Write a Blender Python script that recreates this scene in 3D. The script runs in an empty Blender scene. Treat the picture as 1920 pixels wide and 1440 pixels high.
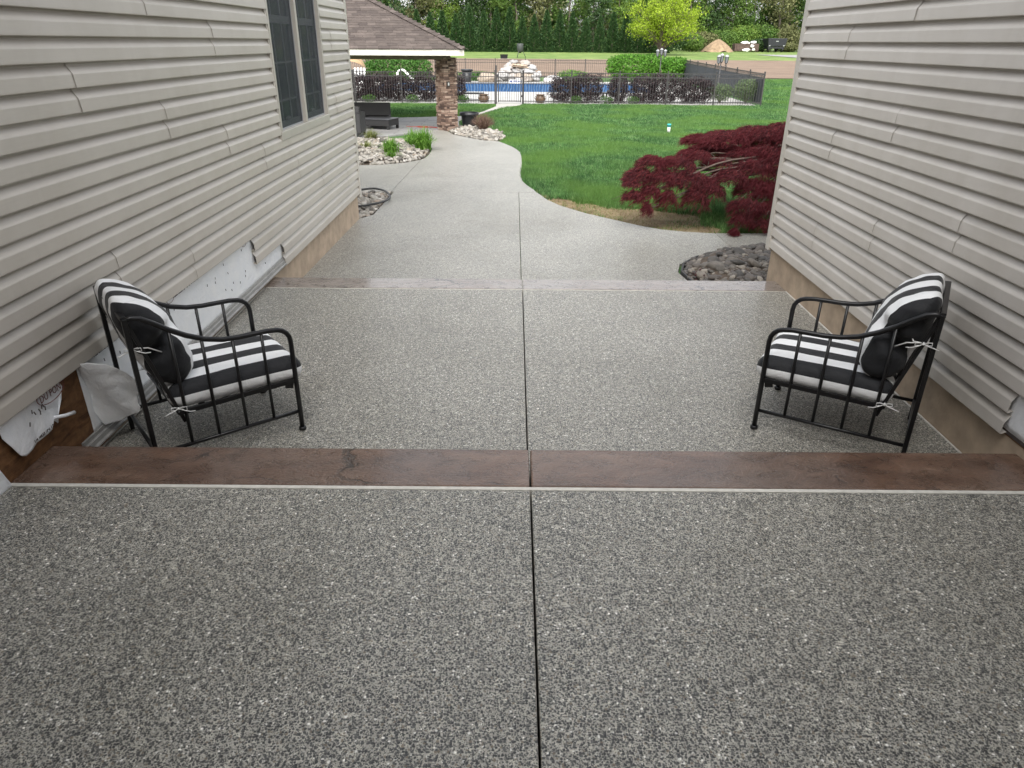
import bpy, math, random
import numpy as np
from mathutils import Vector, Matrix
from mathutils.noise import noise as pnoise

scene = bpy.context.scene
COL = scene.collection
R = math.radians
pi = math.pi

# ------------------------------------------------------------------ camera
cam_d = bpy.data.cameras.new('camera')
cam = bpy.data.objects.new('camera', cam_d)
COL.objects.link(cam)
PITCH, ROLL, YAW = R(25.854), R(0.428), R(-0.047)
fw = Vector((math.sin(YAW) * math.cos(PITCH), math.cos(YAW) * math.cos(PITCH), -math.sin(PITCH)))
rt = fw.cross(Vector((0, 0, 1))).normalized()
up = rt.cross(fw)
c_, s_ = math.cos(ROLL), math.sin(ROLL)
rt2, up2 = c_ * rt + s_ * up, -s_ * rt + c_ * up
cam.matrix_world = Matrix(((rt2.x, up2.x, -fw.x, 0), (rt2.y, up2.y, -fw.y, 0), (rt2.z, up2.z, -fw.z, 1.96), (0, 0, 0, 1)))
cam_d.sensor_width = 36
cam_d.lens = 1324.4 / 1920 * 36
cam_d.clip_start = 0.05
cam_d.clip_end = 3000
scene.camera = cam

# ------------------------------------------------------------------ sky, sun, exposure
SUN_EL, SUN_AZ = R(47), R(184)          # azimuth from +Y towards +X
world = bpy.data.worlds.new('World')
scene.world = world
world.use_nodes = True
wn, wl = world.node_tree.nodes, world.node_tree.links
wn.clear()
sky = wn.new('ShaderNodeTexSky')
sky.sky_type = 'NISHITA'
sky.sun_disc = False
sky.sun_elevation = SUN_EL
sky.sun_rotation = SUN_AZ
sky.air_density = 1.0
sky.dust_density = 3.0
hs = wn.new('ShaderNodeHueSaturation')
hs.inputs['Saturation'].default_value = 0.18
bg = wn.new('ShaderNodeBackground')
bg.inputs['Strength'].default_value = 0.15
wo = wn.new('ShaderNodeOutputWorld')
wl.new(sky.outputs[0], hs.inputs['Color'])
wl.new(hs.outputs[0], bg.inputs['Color'])
wl.new(bg.outputs[0], wo.inputs['Surface'])

sun_d = bpy.data.lights.new('sun', 'SUN')
sun_d.energy = 1.5
sun_d.angle = R(60)
sun_d.color = (1.0, 0.97, 0.92)
sun = bpy.data.objects.new('sun', sun_d)
COL.objects.link(sun)
sdir = Vector((math.sin(SUN_AZ) * math.cos(SUN_EL), math.cos(SUN_AZ) * math.cos(SUN_EL), math.sin(SUN_EL)))
sun.rotation_euler = sdir.to_track_quat('Z', 'Y').to_euler()
sun.location = (0, 0, 20)

scene.view_settings.view_transform = 'Standard'
scene.view_settings.look = 'None'
scene.view_settings.gamma = 1
scene.view_settings.exposure = 1.34
scene.cycles.max_bounces = 5
scene.cycles.diffuse_bounces = 3
scene.cycles.transparent_max_bounces = 6
scene.cycles.use_denoising = True

# ------------------------------------------------------------------ helpers
def tag(o, label=None, cat=None, group=None, kind=None):
    if label: o['label'] = label
    if cat: o['category'] = cat
    if group: o['group'] = group
    if kind: o['kind'] = kind
    return o

def thing(name, label, cat, loc=(0, 0, 0), rz=0, group=None):
    o = bpy.data.objects.new(name, None)
    o.empty_display_size = 0.1
    o.location = loc
    o.rotation_euler = (0, 0, rz)
    COL.objects.link(o)
    return tag(o, label, cat, group)

def link_mesh(name, me, mat, parent=None, world=False):
    o = bpy.data.objects.new(name, me)
    if mat and not me.materials: me.materials.append(mat)
    COL.objects.link(o)
    if parent:
        o.parent = parent
        if world: o.location = -Vector(parent.location)
    return o

def copy_tree(o, parent=None):
    c = o.copy()
    COL.objects.link(c)
    c.parent = parent
    for ch in list(o.children):
        copy_tree(ch, c)
    return c

class MB:
    def __init__(self):
        self.v, self.f, self.uv = [], [], None
    def add(self, vs, fs):
        n = len(self.v)
        self.v += [tuple(p) for p in vs]
        self.f += [tuple(i + n for i in f) for f in fs]
        return self
    def box(self, x0, x1, y0, y1, z0, z1):
        return self.add([(x0, y0, z0), (x1, y0, z0), (x1, y1, z0), (x0, y1, z0), (x0, y0, z1), (x1, y0, z1), (x1, y1, z1), (x0, y1, z1)],
                        [(0, 3, 2, 1), (4, 5, 6, 7), (0, 1, 5, 4), (1, 2, 6, 5), (2, 3, 7, 6), (3, 0, 4, 7)])
    def bar(self, a, b, w, h, upv=(0, 0, 1)):
        a, b = Vector(a), Vector(b)
        d = (b - a).normalized()
        u = Vector(upv)
        if abs(d.dot(u)) > .98: u = Vector((1, 0, 0))
        s = d.cross(u).normalized() * w / 2
        t = s.cross(d).normalized() * h / 2
        vs = [a - s - t, a + s - t, a + s + t, a - s + t, b - s - t, b + s - t, b + s + t, b - s + t]
        return self.add(vs, [(0, 1, 2, 3), (7, 6, 5, 4), (0, 4, 5, 1), (1, 5, 6, 2), (2, 6, 7, 3), (3, 7, 4, 0)])
    def tube(self, pts, r, n=8, cap=True):
        pts = [Vector(p) for p in pts]
        rs = r if isinstance(r, (list, tuple)) else [r] * len(pts)
        rings = []
        prev = None
        for i, p in enumerate(pts):
            d = (pts[min(i + 1, len(pts) - 1)] - pts[max(i - 1, 0)]).normalized()
            if prev is None:
                ref = Vector((0, 0, 1)) if abs(d.z) < .9 else Vector((1, 0, 0))
                s = d.cross(ref).normalized()
            else:
                s = (prev - d * prev.dot(d))
                s = s.normalized() if s.length > 1e-6 else d.orthogonal().normalized()
            prev = s
            t = d.cross(s)
            rings.append([p + (s * math.cos(2 * pi * k / n) + t * math.sin(2 * pi * k / n)) * rs[i] for k in range(n)])
        vs = [q for ring in rings for q in ring]
        fs = []
        for i in range(len(pts) - 1):
            for k in range(n):
                a, b = i * n + k, i * n + (k + 1) % n
                fs.append((a, b, b + n, a + n))
        if cap:
            fs.append(tuple(reversed(range(n))))
            fs.append(tuple((len(pts) - 1) * n + k for k in range(n)))
        return self.add(vs, fs)
    def lathe(self, prof, n=16, c=(0, 0, 0)):
        vs, fs = [], []
        for (r, z) in prof:
            for k in range(n):
                a = 2 * pi * k / n
                vs.append((c[0] + r * math.cos(a), c[1] + r * math.sin(a), c[2] + z))
        for i in range(len(prof) - 1):
            for k in range(n):
                a, b = i * n + k, i * n + (k + 1) % n
                fs.append((a, b, b + n, a + n))
        fs.append(tuple(reversed(range(n))))
        fs.append(tuple((len(prof) - 1) * n + k for k in range(n)))
        return self.add(vs, fs)
    def prism(self, poly, ztop, zbot):
        """poly CCW list of (x,y); ztop / zbot numbers or functions of (x,y)"""
        f = ztop if callable(ztop) else (lambda x, y: ztop)
        g = zbot if callable(zbot) else (lambda x, y: zbot)
        n = len(poly)
        vs = [(x, y, f(x, y)) for x, y in poly] + [(x, y, g(x, y)) for x, y in poly]
        fs = [tuple(range(n)), tuple(reversed(range(n, 2 * n)))]
        for i in range(n):
            j = (i + 1) % n
            fs.append((i, i + n, j + n, j))
        return self.add(vs, fs)
    def mesh(self, name='m', smooth=False):
        me = bpy.data.meshes.new(name)
        me.from_pydata(self.v, [], self.f)
        if smooth:
            me.polygons.foreach_set('use_smooth', [True] * len(me.polygons))
        me.update()
        return me
    def build(self, name, mat, parent=None, smooth=False, world=False, bevel=0):
        o = link_mesh(name, self.mesh(name, smooth), mat, parent, world)
        if bevel:
            m = o.modifiers.new('bevel', 'BEVEL')
            m.width = bevel
            m.segments = 2
            m.limit_method = 'ANGLE'
        return o

def np_mesh(name, verts, k):
    """verts (N*k,3): N separate faces of k corners each"""
    n = len(verts)
    nf = n // k
    me = bpy.data.meshes.new(name)
    me.vertices.add(n)
    me.vertices.foreach_set('co', np.ascontiguousarray(verts, dtype=np.float32).ravel())
    me.loops.add(n)
    me.loops.foreach_set('vertex_index', np.arange(n, dtype=np.int32))
    me.polygons.add(nf)
    me.polygons.foreach_set('loop_start', np.arange(0, n, k, dtype=np.int32))
    me.polygons.foreach_set('loop_total', np.full(nf, k, dtype=np.int32))
    me.update(calc_edges=True)
    return me

def leaf_quads(P, L, W, rng, nb=None, dirs=None):
    """diamond leaves at P; nb = preferred normals, dirs = preferred long axis"""
    n = len(P)
    a = rng.normal(size=(n, 3)) if dirs is None else dirs + rng.normal(size=(n, 3)) * .35
    a /= np.linalg.norm(a, axis=1)[:, None]
    b = rng.normal(size=(n, 3)) if nb is None else np.cross(nb + rng.normal(size=(n, 3)) * .5, a)
    b -= a * (a * b).sum(1)[:, None]
    b /= np.linalg.norm(b, axis=1)[:, None] + 1e-9
    L = (np.asarray(L) * np.ones(n))[:, None]
    W = (np.asarray(W) * np.ones(n))[:, None]
    V = np.stack([P - a * L * .5, P + b * W * .5 + a * L * .05, P + a * L * .5, P - b * W * .5 + a * L * .05], 1)
    return V.reshape(-1, 3)

# ------------------------------------------------------------------ materials
class NT:
    def __init__(self, name):
        self.m = bpy.data.materials.new(name)
        self.m.use_nodes = True
        self.t = self.m.node_tree
        self.t.nodes.clear()
        self.out = self.n('ShaderNodeOutputMaterial')
        self.b = self.n('ShaderNodeBsdfPrincipled')
        self.l(self.b.outputs[0], self.out.inputs['Surface'])
    def n(self, t, **kw):
        nd = self.t.nodes.new(t)
        for k, v in kw.items(): setattr(nd, k, v)
        return nd
    def l(self, a, b):
        self.t.links.new(a, b)
    def coord(self, kind='Object', scale=(1, 1, 1), rot=(0, 0, 0)):
        tc = self.n('ShaderNodeTexCoord')
        mp = self.n('ShaderNodeMapping')
        mp.inputs['Scale'].default_value = scale
        mp.inputs['Rotation'].default_value = rot
        self.l(tc.outputs[kind], mp.inputs[0])
        return mp.outputs[0]
    def noise(self, vec, scale, detail=3, rough=.55, dist=0):
        nd = self.n('ShaderNodeTexNoise')
        nd.inputs['Scale'].default_value = scale
        nd.inputs['Detail'].default_value = detail
        nd.inputs['Roughness'].default_value = rough
        nd.inputs['Distortion'].default_value = dist
        if vec is not None: self.l(vec, nd.inputs['Vector'])
        return nd
    def ramp(self, fac, stops, interp='LINEAR'):
        nd = self.n('ShaderNodeValToRGB')
        cr = nd.color_ramp
        cr.interpolation = interp
        while len(cr.elements) < len(stops): cr.elements.new(.5)
        for e, (p, c) in zip(cr.elements, stops):
            e.position = p
            e.color = (*c, 1) if len(c) == 3 else c
        self.l(fac, nd.inputs[0])
        return nd.outputs[0]
    def math(self, op, a, b=None, c=None):
        nd = self.n('ShaderNodeMath', operation=op)
        for i, x in enumerate((a, b, c)):
            if x is None: continue
            if isinstance(x, (int, float)): nd.inputs[i].default_value = x
            else: self.l(x, nd.inputs[i])
        return nd.outputs[0]
    def mix(self, fac, a, b, mode='MIX'):
        nd = self.n('ShaderNodeMix', data_type='RGBA', blend_type=mode)
        for s, x in ((0, fac), (6, a), (7, b)):
            if isinstance(x, (int, float)): nd.inputs[s].default_value = x
            elif isinstance(x, tuple): nd.inputs[s].default_value = (*x, 1)
            else: self.l(x, nd.inputs[s])
        return nd.outputs[2]
    def bump(self, h, strength=.3, dist=.01, normal=None):
        nd = self.n('ShaderNodeBump')
        nd.inputs['Strength'].default_value = strength
        nd.inputs['Distance'].default_value = dist
        self.l(h, nd.inputs['Height'])
        if normal is not None: self.l(normal, nd.inputs['Normal'])
        self.l(nd.outputs[0], self.b.inputs['Normal'])
        return nd.outputs[0]
    def set(self, color=None, rough=None, **kw):
        if color is not None:
            if isinstance(color, tuple): self.b.inputs['Base Color'].default_value = (*color, 1)
            else: self.l(color, self.b.inputs['Base Color'])
        if rough is not None:
            if isinstance(rough, (int, float)): self.b.inputs['Roughness'].default_value = rough
            else: self.l(rough, self.b.inputs['Roughness'])
        for k, v in kw.items(): self.b.inputs[k.replace('_', ' ')].default_value = v
        return self.m

def plain(name, col, rough=.6, var=.15, scale=8, bump=0.0, metallic=0.0):
    t = NT(name)
    v = t.coord()
    nz = t.noise(v, scale, 4)
    c = t.ramp(nz.outputs[0], [(.3, tuple(x * (1 - var) for x in col)), (.7, tuple(min(1, x * (1 + var)) for x in col))])
    if bump: t.bump(t.noise(v, scale * 6, 3).outputs[0], bump, .005)
    return t.set(c, rough, Metallic=metallic)

def island_rand(t):
    g = t.n('ShaderNodeNewGeometry')
    o = t.n('ShaderNodeObjectInfo')
    s = t.math('ADD', g.outputs['Random Per Island'], o.outputs['Random'])
    return t.math('FRACT', s)

def leaf_mat(name, stops, trans=.3, patch=None, rough=.55, tuft=None):
    t = NT(name)
    f = island_rand(t)
    col = t.ramp(f, stops)
    if tuft:
        for sc_, amt in tuft:
            col = t.mix(amt, col, t.ramp(t.noise(t.coord(), sc_, 3, .7).outputs[0], [(.34, (.42, .46, .46)), (.5, (1, 1, 1)), (.66, (1.7, 1.55, 1.5))]), 'MULTIPLY')
    if patch:
        nz = t.noise(t.coord(), patch[0], 2)
        fac = t.ramp(nz.outputs[0], [(.42, (0, 0, 0)), (.62, (1, 1, 1))])
        col = t.mix(fac, col, t.mix(.75, col, patch[1]))
    t.set(col, rough)
    t.b.inputs['Specular IOR Level'].default_value = .25
    tr = t.n('ShaderNodeBsdfTranslucent')
    t.l(col, tr.inputs[0])
    mx = t.n('ShaderNodeMixShader')
    mx.inputs[0].default_value = trans
    t.l(t.b.outputs[0], mx.inputs[1])
    t.l(tr.outputs[0], mx.inputs[2])
    t.l(mx.outputs[0], t.out.inputs['Surface'])
    return t.m

def aggregate_mat():
    t = NT('exposed_aggregate')
    v = t.coord()
    w = t.noise(v, 55, 2)
    vm = t.n('ShaderNodeVectorMath', operation='MULTIPLY_ADD')
    t.l(w.outputs['Color'], vm.inputs[0])
    vm.inputs[1].default_value = (.009, .009, .009)
    t.l(v, vm.inputs[2])
    def layer(scale, seed, lo, span, stops):
        off = t.n('ShaderNodeVectorMath', operation='ADD')
        t.l(vm.outputs[0], off.inputs[0])
        off.inputs[1].default_value = (seed, seed * 1.7, seed * .3)
        vo = t.n('ShaderNodeTexVoronoi', voronoi_dimensions='2D')
        vo.inputs['Scale'].default_value = scale
        vo.inputs['Randomness'].default_value = 1
        t.l(off.outputs[0], vo.inputs['Vector'])
        sp = t.n('ShaderNodeSeparateColor')
        t.l(vo.outputs['Color'], sp.inputs[0])
        thr = t.math('MULTIPLY_ADD', sp.outputs[1], span, lo)
        m = t.math('SUBTRACT', thr, vo.outputs['Distance'])
        mask = t.math('MULTIPLY', m, 16)
        cl = t.n('ShaderNodeClamp')
        t.l(mask, cl.inputs[0])
        return cl.outputs[0], t.ramp(sp.outputs[0], stops, 'CONSTANT')
    dark = [(0, (.045, .047, .047)), (.28, (.075, .076, .074)), (.52, (.125, .125, .12)), (.66, (.20, .17, .13)), (.73, (.095, .095, .093)), (.90, (.38, .36, .32)), (.965, (.78, .77, .73))]
    m1, c1 = layer(118, 0, .20, .40, dark)
    m2, c2 = layer(225, 3.1, .16, .42, [(0, (.07, .072, .07)), (.45, (.14, .14, .13)), (.7, (.42, .41, .385)), (.92, (.6, .59, .56))])
    big = t.noise(v, .9, 4, .6)
    mot = t.noise(v, 26, 3, .75)
    mat0 = t.ramp(big.outputs[0], [(.3, (.37, .356, .31)), (.7, (.48, .462, .41))])
    mat1 = t.mix(.85, mat0, t.ramp(mot.outputs[0], [(.32, (.74, .74, .74)), (.5, (.97, .97, .96)), (.68, (1.2, 1.19, 1.17))]), 'MULTIPLY')
    base = t.mix(m2, mat1, c2)
    base = t.mix(m1, base, c1)
    # coarse speckle where several pale or dark stones sit together
    sp2 = t.noise(v, 42, 3, .85)
    base = t.mix(.85, base, t.ramp(sp2.outputs[0], [(.34, (.66, .66, .66)), (.5, (1, 1, 1)), (.66, (1.42, 1.41, 1.38))]), 'MULTIPLY')
    st_ = t.noise(v, .55, 5, .62, .8)
    base = t.mix(.8, base, t.ramp(st_.outputs[0], [(.32, (.82, .81, .78)), (.5, (1, 1, 1)), (.7, (1.07, 1.065, 1.05))]), 'MULTIPLY')
    t.bump(m1, .3, .004)
    return t.set(base, t.ramp(m1, [(0, (.5, .5, .5)), (1, (.28, .28, .28))]))

def stamped_mat(name, c0, c1, c2, grey):
    t = NT(name)
    v = t.coord()
    vs = t.coord(scale=(1.0, 2.6, 1))
    n1 = t.noise(vs, 2.3, 6, .62, .8)
    n2 = t.noise(t.coord(scale=(1, 1.35, 1)), 9, 6, .68, .5)
    n3 = t.noise(v, 70, 4, .6)
    col = t.ramp(n1.outputs[0], [(.28, c0), (.5, c1), (.72, c2)])
    col = t.mix(t.ramp(t.noise(v, 1.3, 3).outputs[0], [(.45, (0, 0, 0)), (.7, (.8, .8, .8))]), col, grey)
    col = t.mix(.75, col, t.ramp(n2.outputs[0], [(.3, (.55, .55, .55)), (.6, (1.1, 1.1, 1.1))]), 'MULTIPLY')
    col = t.mix(.6, col, t.ramp(n3.outputs[0], [(.3, (.7, .7, .7)), (.68, (1.15, 1.15, 1.15))]), 'MULTIPLY')
    # hairline cracks of the slate stamp
    wv = t.n('ShaderNodeVectorMath', operation='MULTIPLY_ADD')
    t.l(t.noise(v, 5, 5, .7).outputs['Color'], wv.inputs[0])
    wv.inputs[1].default_value = (.35, .35, .35)
    t.l(t.coord(scale=(.85, 3.2, 1), rot=(0, 0, R(9))), wv.inputs[2])
    vo = t.n('ShaderNodeTexVoronoi', feature='DISTANCE_TO_EDGE')
    vo.inputs['Scale'].default_value = 1.15
    t.l(wv.outputs[0], vo.inputs['Vector'])
    crack = t.ramp(vo.outputs['Distance'], [(.006, (1, 1, 1)), (.02, (0, 0, 0))])
    gate = t.ramp(t.noise(v, 2.2, 2).outputs[0], [(.53, (0, 0, 0)), (.62, (.8, .8, .8))])
    ck = t.math('MULTIPLY', crack, gate)
    col = t.mix(ck, col, (.015, .013, .012))
    h = t.math('SUBTRACT', t.math('ADD', t.math('MULTIPLY', n2.outputs[0], 1.2), t.math('MULTIPLY', n3.outputs[0], .6)), t.math('MULTIPLY', ck, .8))
    t.bump(h, .8, .014)
    t.b.inputs['Coat Weight'].default_value = .7
    t.b.inputs['Coat Roughness'].default_value = .14
    return t.set(col, t.ramp(n2.outputs[0], [(.3, (.2, .2, .2)), (.7, (.42, .42, .42))]))

def siding_mat(name, c, smear=False):
    t = NT(name)
    v = t.coord()
    o = t.n('ShaderNodeObjectInfo')
    col = t.ramp(o.outputs['Random'], [(0, tuple(x * .965 for x in c)), (1, tuple(x * 1.03 for x in c))])
    grain = t.noise(t.coord(scale=(1, .06, 1)), 160, 2)
    col = t.mix(.5, col, t.ramp(grain.outputs[0], [(.3, (.96, .96, .96)), (.7, (1.03, 1.03, 1.03))]), 'MULTIPLY')
    dirt = t.noise(t.coord(scale=(1, 1.6, .5)), 1.6, 5, .65, .6)
    col = t.mix(.8, col, t.ramp(dirt.outputs[0], [(.3, (.90, .89, .87)), (.55, (1, 1, 1)), (.72, (1.05, 1.05, 1.05))]), 'MULTIPLY')
    if smear:
        sm = t.noise(t.coord(scale=(1, 1.1, .8)), 1.7, 2, .5, 1.5)
        k = t.ramp(sm.outputs[0], [(.56, (0, 0, 0)), (.585, (.12, .12, .12)), (.64, (.16, .16, .16)), (.67, (0, 0, 0))])
        col = t.mix(k, col, (.56, .53, .49))
    t.bump(grain.outputs[0], .04, .002)
    return t.set(col, .42)

def picture_stripe_mat(s):
    t = NT('striped_canvas')
    uv = t.n('ShaderNodeUVMap')
    sx = t.n('ShaderNodeSeparateXYZ')
    t.l(uv.outputs[0], sx.inputs[0])
    k = t.math('FRACT', t.math('MULTIPLY', t.math('ADD', t.math('DIVIDE', sx.outputs[0], s), 20.5), .5))
    even = t.math('LESS_THAN', k, .5)
    v = t.coord()
    weave = t.noise(v, 900, 1)
    fold = t.noise(v, 9, 4, .6, .6)
    col = t.mix(even, (.009, .010, .013), (.86, .87, .88))
    col = t.mix(.35, col, t.ramp(weave.outputs[0], [(.3, (.75, .75, .75)), (.7, (1.05, 1.05, 1.05))]), 'MULTIPLY')
    b1 = t.n('ShaderNodeBump')
    b1.inputs['Strength'].default_value = .5
    b1.inputs['Distance'].default_value = .02
    t.l(fold.outputs[0], b1.inputs['Height'])
    t.bump(weave.outputs[0], .12, .001, b1.outputs[0])
    t.set(col, .75)
    t.b.inputs['Sheen Weight'].default_value = .1
    return t.m

def stone_mat(name, stops, rough=.6):
    t = NT(name)
    f = island_rand(t)
    col = t.ramp(f, stops)
    v = t.coord()
    n = t.noise(v, 6, 4, .6)
    col = t.mix(.7, col, t.ramp(n.outputs[0], [(.3, (.7, .7, .7)), (.7, (1.15, 1.15, 1.15))]), 'MULTIPLY')
    t.bump(t.noise(v, 14, 4).outputs[0], .3, .03)
    return t.set(col, rough)

M = {}
M['agg'] = aggregate_mat()
M['band_near'] = stamped_mat('stamped_brown', (.08, .040, .024), (.16, .09, .058), (.23, .15, .108), (.17, .128, .108))
M['band_far'] = stamped_mat('stamped_grey_brown', (.17, .135, .11), (.235, .19, .158), (.30, .255, .218), (.28, .25, .225))
M['siding_l'] = siding_mat('vinyl_siding_clay', (.53, .49, .437), True)
M['siding_r'] = siding_mat('vinyl_siding_grey', (.575, .54, .497))
M['trim'] = plain('vinyl_trim', (.54, .51, .46), .4, .05)
M['foundation'] = plain('parged_foundation', (.46, .36, .265), .85, .2, 7, .5)
M['caulk'] = plain('pale_caulk', (.62, .60, .55), .7, .12, 30, .3)
M['black_metal'] = plain('black_powder_coat', (.007, .007, .008), .36, .25, 30)
M['stripe'] = picture_stripe_mat(.079)
M['tie'] = plain('white_ribbon', (.8, .8, .79), .7, .08, 40)
M['flash'] = plain('grey_flashing', (.30, .295, .285), .45, .18, 14)
M['wood_ply'] = None

def ply_mat():
    t = NT('weathered_sheathing')
    v = t.coord(scale=(1, 1, 1))
    n1 = t.noise(t.coord(scale=(1, .8, 3)), 6, 5, .65, 1.5)
    n2 = t.noise(v, 26, 4, .6)
    c = t.ramp(n1.outputs[0], [(.28, (.075, .032, .012)), (.5, (.19, .088, .034)), (.72, (.28, .145, .062))])
    c = t.mix(.7, c, t.ramp(n2.outputs[0], [(.3, (.5, .5, .5)), (.65, (1.1, 1.1, 1.1))]), 'MULTIPLY')
    t.bump(n2.outputs[0], .5, .006)
    return t.set(c, .8)
M['wood_ply'] = ply_mat()

def wrap_mat():
    t = NT('house_wrap')
    v = t.coord()
    n1 = t.noise(v, 7, 5, .6, .8)
    n2 = t.noise(v, 34, 4, .6, .6)
    c = t.ramp(n1.outputs[0], [(.3, (.86, .885, .92)), (.7, (.95, .96, .97))])
    t.bump(t.math('ADD', n1.outputs[0], t.math('MULTIPLY', n2.outputs[0], .5)), .5, .02)
    return t.set(c, .5)
M['wrap'] = wrap_mat()
M['ink'] = plain('wrap_print', (.16, .055, .045), .6, .2, 60)
M['ink_dark'] = plain('wrap_print_dark', (.07, .055, .05), .6, .3, 60)

# ------------------------------------------------------------------ terrain heights
TY = [-60, 6.4, 24, 36, 57, 95, 130, 400, 900]
TZ = [-.27, -.27, -.60, -.67, -.45, -.02, .49, 1.2, 2.0]
def T(y):
    return float(np.interp(y, TY, TZ))

def ground_mat():
    t = NT('lawn_ground')
    v = t.coord()
    n1 = t.noise(v, .35, 5, .6)
    n2 = t.noise(v, 5, 5, .7)
    n3 = t.noise(v, 40, 3, .7)
    c = t.ramp(n2.outputs[0], [(.3, (.03, .085, .018)), (.55, (.06, .14, .032)), (.75, (.11, .20, .05))])
    far = t.ramp(n1.outputs[0], [(.4, (.10, .18, .03)), (.6, (.20, .27, .07))])
    sx = t.n('ShaderNodeSeparateXYZ')
    t.l(v, sx.inputs[0])
    k = t.ramp(t.math('DIVIDE', sx.outputs[1], 200), [(.25, (0, 0, 0)), (.42, (1, 1, 1))])
    c = t.mix(k, c, far)
    c = t.mix(.6, c, t.ramp(n3.outputs[0], [(.3, (.55, .55, .55)), (.7, (1.15, 1.15, 1.15))]), 'MULTIPLY')
    t.bump(n3.outputs[0], .5, .03)
    return t.set(c, .9)
M['ground'] = ground_mat()

def strip_sheet(name, poly_fn, ys, off, mat, label, cat, nx=2):
    """sheet following T(y): poly_fn(y) -> (x0,x1)"""
    mb = MB()
    vs, fs = [], []
    for y in ys:
        x0, x1 = poly_fn(y)
        for i in range(nx):
            vs.append((x0 + (x1 - x0) * i / (nx - 1), y, T(y) + off))
    for j in range(len(ys) - 1):
        for i in range(nx - 1):
            a = j * nx + i
            fs.append((a, a + 1, a + nx + 1, a + nx))
    mb.add(vs, fs)
    return tag(mb.build(name, mat), label, cat, kind='structure')

# the pool basin is cut out of the ground sheet
PX0, PX1, PY0, PY1 = -8.5, 8.0, 43.2, 50.2
def build_ground():
    xs = [-600, -250, -100, -40, -20, PX0, -4, 0, 4, PX1, 14, 24, 40, 100, 250, 600]
    ys = [-60, -20, -5, 0, 3, 6.4, 10, 14, 18, 24, 28, 32, 36, 40, PY0, 46, PY1, 57, 66, 76, 86, 95, 105, 118, 130, 160, 200, 300, 400, 600, 900]
    vs, fs = [], []
    for y in ys:
        for x in xs:
            vs.append((x, y, T(y) - .02))
    n = len(xs)
    for j in range(len(ys) - 1):
        for i in range(n - 1):
            if xs[i] >= PX0 and xs[i + 1] <= PX1 and ys[j] >= PY0 and ys[j + 1] <= PY1: continue
            a = j * n + i
            fs.append((a, a + 1, a + n + 1, a + n))
    mb = MB().add(vs, fs)
    tag(mb.build('ground', M['ground']), 'green lawn ground running out to the distant trees', 'ground', kind='structure')
build_ground()

def field_mat():
    t = NT('tilled_soil')
    v = t.coord()
    n1 = t.noise(t.coord(scale=(.5, 1, 1)), .5, 5, .65)
    n2 = t.noise(t.coord(scale=(.4, 2.5, 1)), 1.6, 5, .75)
    c = t.ramp(n1.outputs[0], [(.3, (.16, .112, .08)), (.7, (.25, .182, .132))])
    c = t.mix(.75, c, t.ramp(n2.outputs[0], [(.3, (.6, .6, .6)), (.7, (1.25, 1.2, 1.15))]), 'MULTIPLY')
    t.bump(n2.outputs[0], .6, .1)
    return t.set(c, .95)
M['field'] = field_mat()
strip_sheet('tilled_field', lambda y: (-80 - y, 24 + (y - 58) * .5 + (9 if y < 85 else 0)), [58.5, 62, 70, 80, 86, 92, 98], .02, M['field'], 'bare brown tilled field behind the pool fence', 'field', 6)
M['gravel_road'] = plain('gravel_road', (.27, .265, .265), .9, .25, 3, .5)
strip_sheet('gravel_drive', lambda y: (42 - (y - 92) * .15 if y > 92 else 33.5, 120), [84, 88, 92, 100, 112, 122], .03, M['gravel_road'], 'grey gravel drive beside the tilled field', 'drive', 4)

# ------------------------------------------------------------------ patio slabs
S1 = .21          # near terrace level
GX = .082         # centre joint
def slab(name, poly, top, bot, mat, label, cat, bev=.004):
    o = MB().prism(poly, top, bot).build(name, mat, bevel=bev)
    return tag(o, label, cat, kind='structure')
def rect(x0, x1, y0, y1): return [(x0, y0), (x1, y0), (x1, y1), (x0, y1)]
LW, RW = -2.19, 2.40
g = .0035
slab('patio_slab', rect(LW - .1, GX - g, -4, 2.555), S1, -.3, M['agg'], 'near exposed aggregate slab in front of the brown band, on the side with the torn house wrap', 'patio')
slab('patio_slab', rect(GX + g, RW + .1, -4, 2.555), S1, -.3, M['agg'], 'near exposed aggregate slab in front of the brown band, on the garage side', 'patio')
slab('patio_slab', rect(LW + .01, GX - g, 2.90, 5.942), 0, -.3, M['agg'], 'middle exposed aggregate slab under the chair by the torn wrap', 'patio')
slab('patio_slab', rect(GX + g, RW, 2.90, 5.942), 0, -.3, M['agg'], 'middle exposed aggregate slab under the chair by the garage', 'patio')
slab('stamped_border', rect(LW, GX - g, 2.580, 2.892), S1 + .004, -.3, M['band_near'], 'dark brown stamped concrete border, near step, house side', 'border', .008)
slab('stamped_border', rect(GX + g, RW, 2.580, 2.892), S1 + .004, -.3, M['band_near'], 'dark brown stamped concrete border, near step, garage side', 'border', .008)
slab('caulk_strip', rect(LW, RW, 2.556, 2.579), S1 + .002, .1, M['caulk'], 'white caulk line along the near brown border', 'caulk', .002)
slab('stamped_border', rect(LW, GX - g, 5.950, 6.243), .004, -.35, M['band_far'], 'grey brown stamped border at the far step, house side', 'border', .008)
slab('stamped_border', rect(GX + g, RW, 5.950, 6.243), .004, -.35, M['band_far'], 'grey brown stamped border at the far step, garage side', 'border', .008)
slab('caulk_strip', rect(LW, RW, 5.943, 5.9495), .002, -.1, M['caulk'], 'thin pale caulk line along the far border', 'caulk', .001)
slab('caulk_strip', rect(LW + .001, LW + .009, 2.9, 5.94), .004, -.1, M['caulk'], 'pale sealant line between middle slab and house foundation', 'caulk', .001)
slab('caulk_strip', rect(RW - .012, RW - .002, 2.9, 5.94), .005, -.1, M['caulk'], 'pale sealant line between middle slab and garage foundation', 'caulk', .001)

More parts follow.
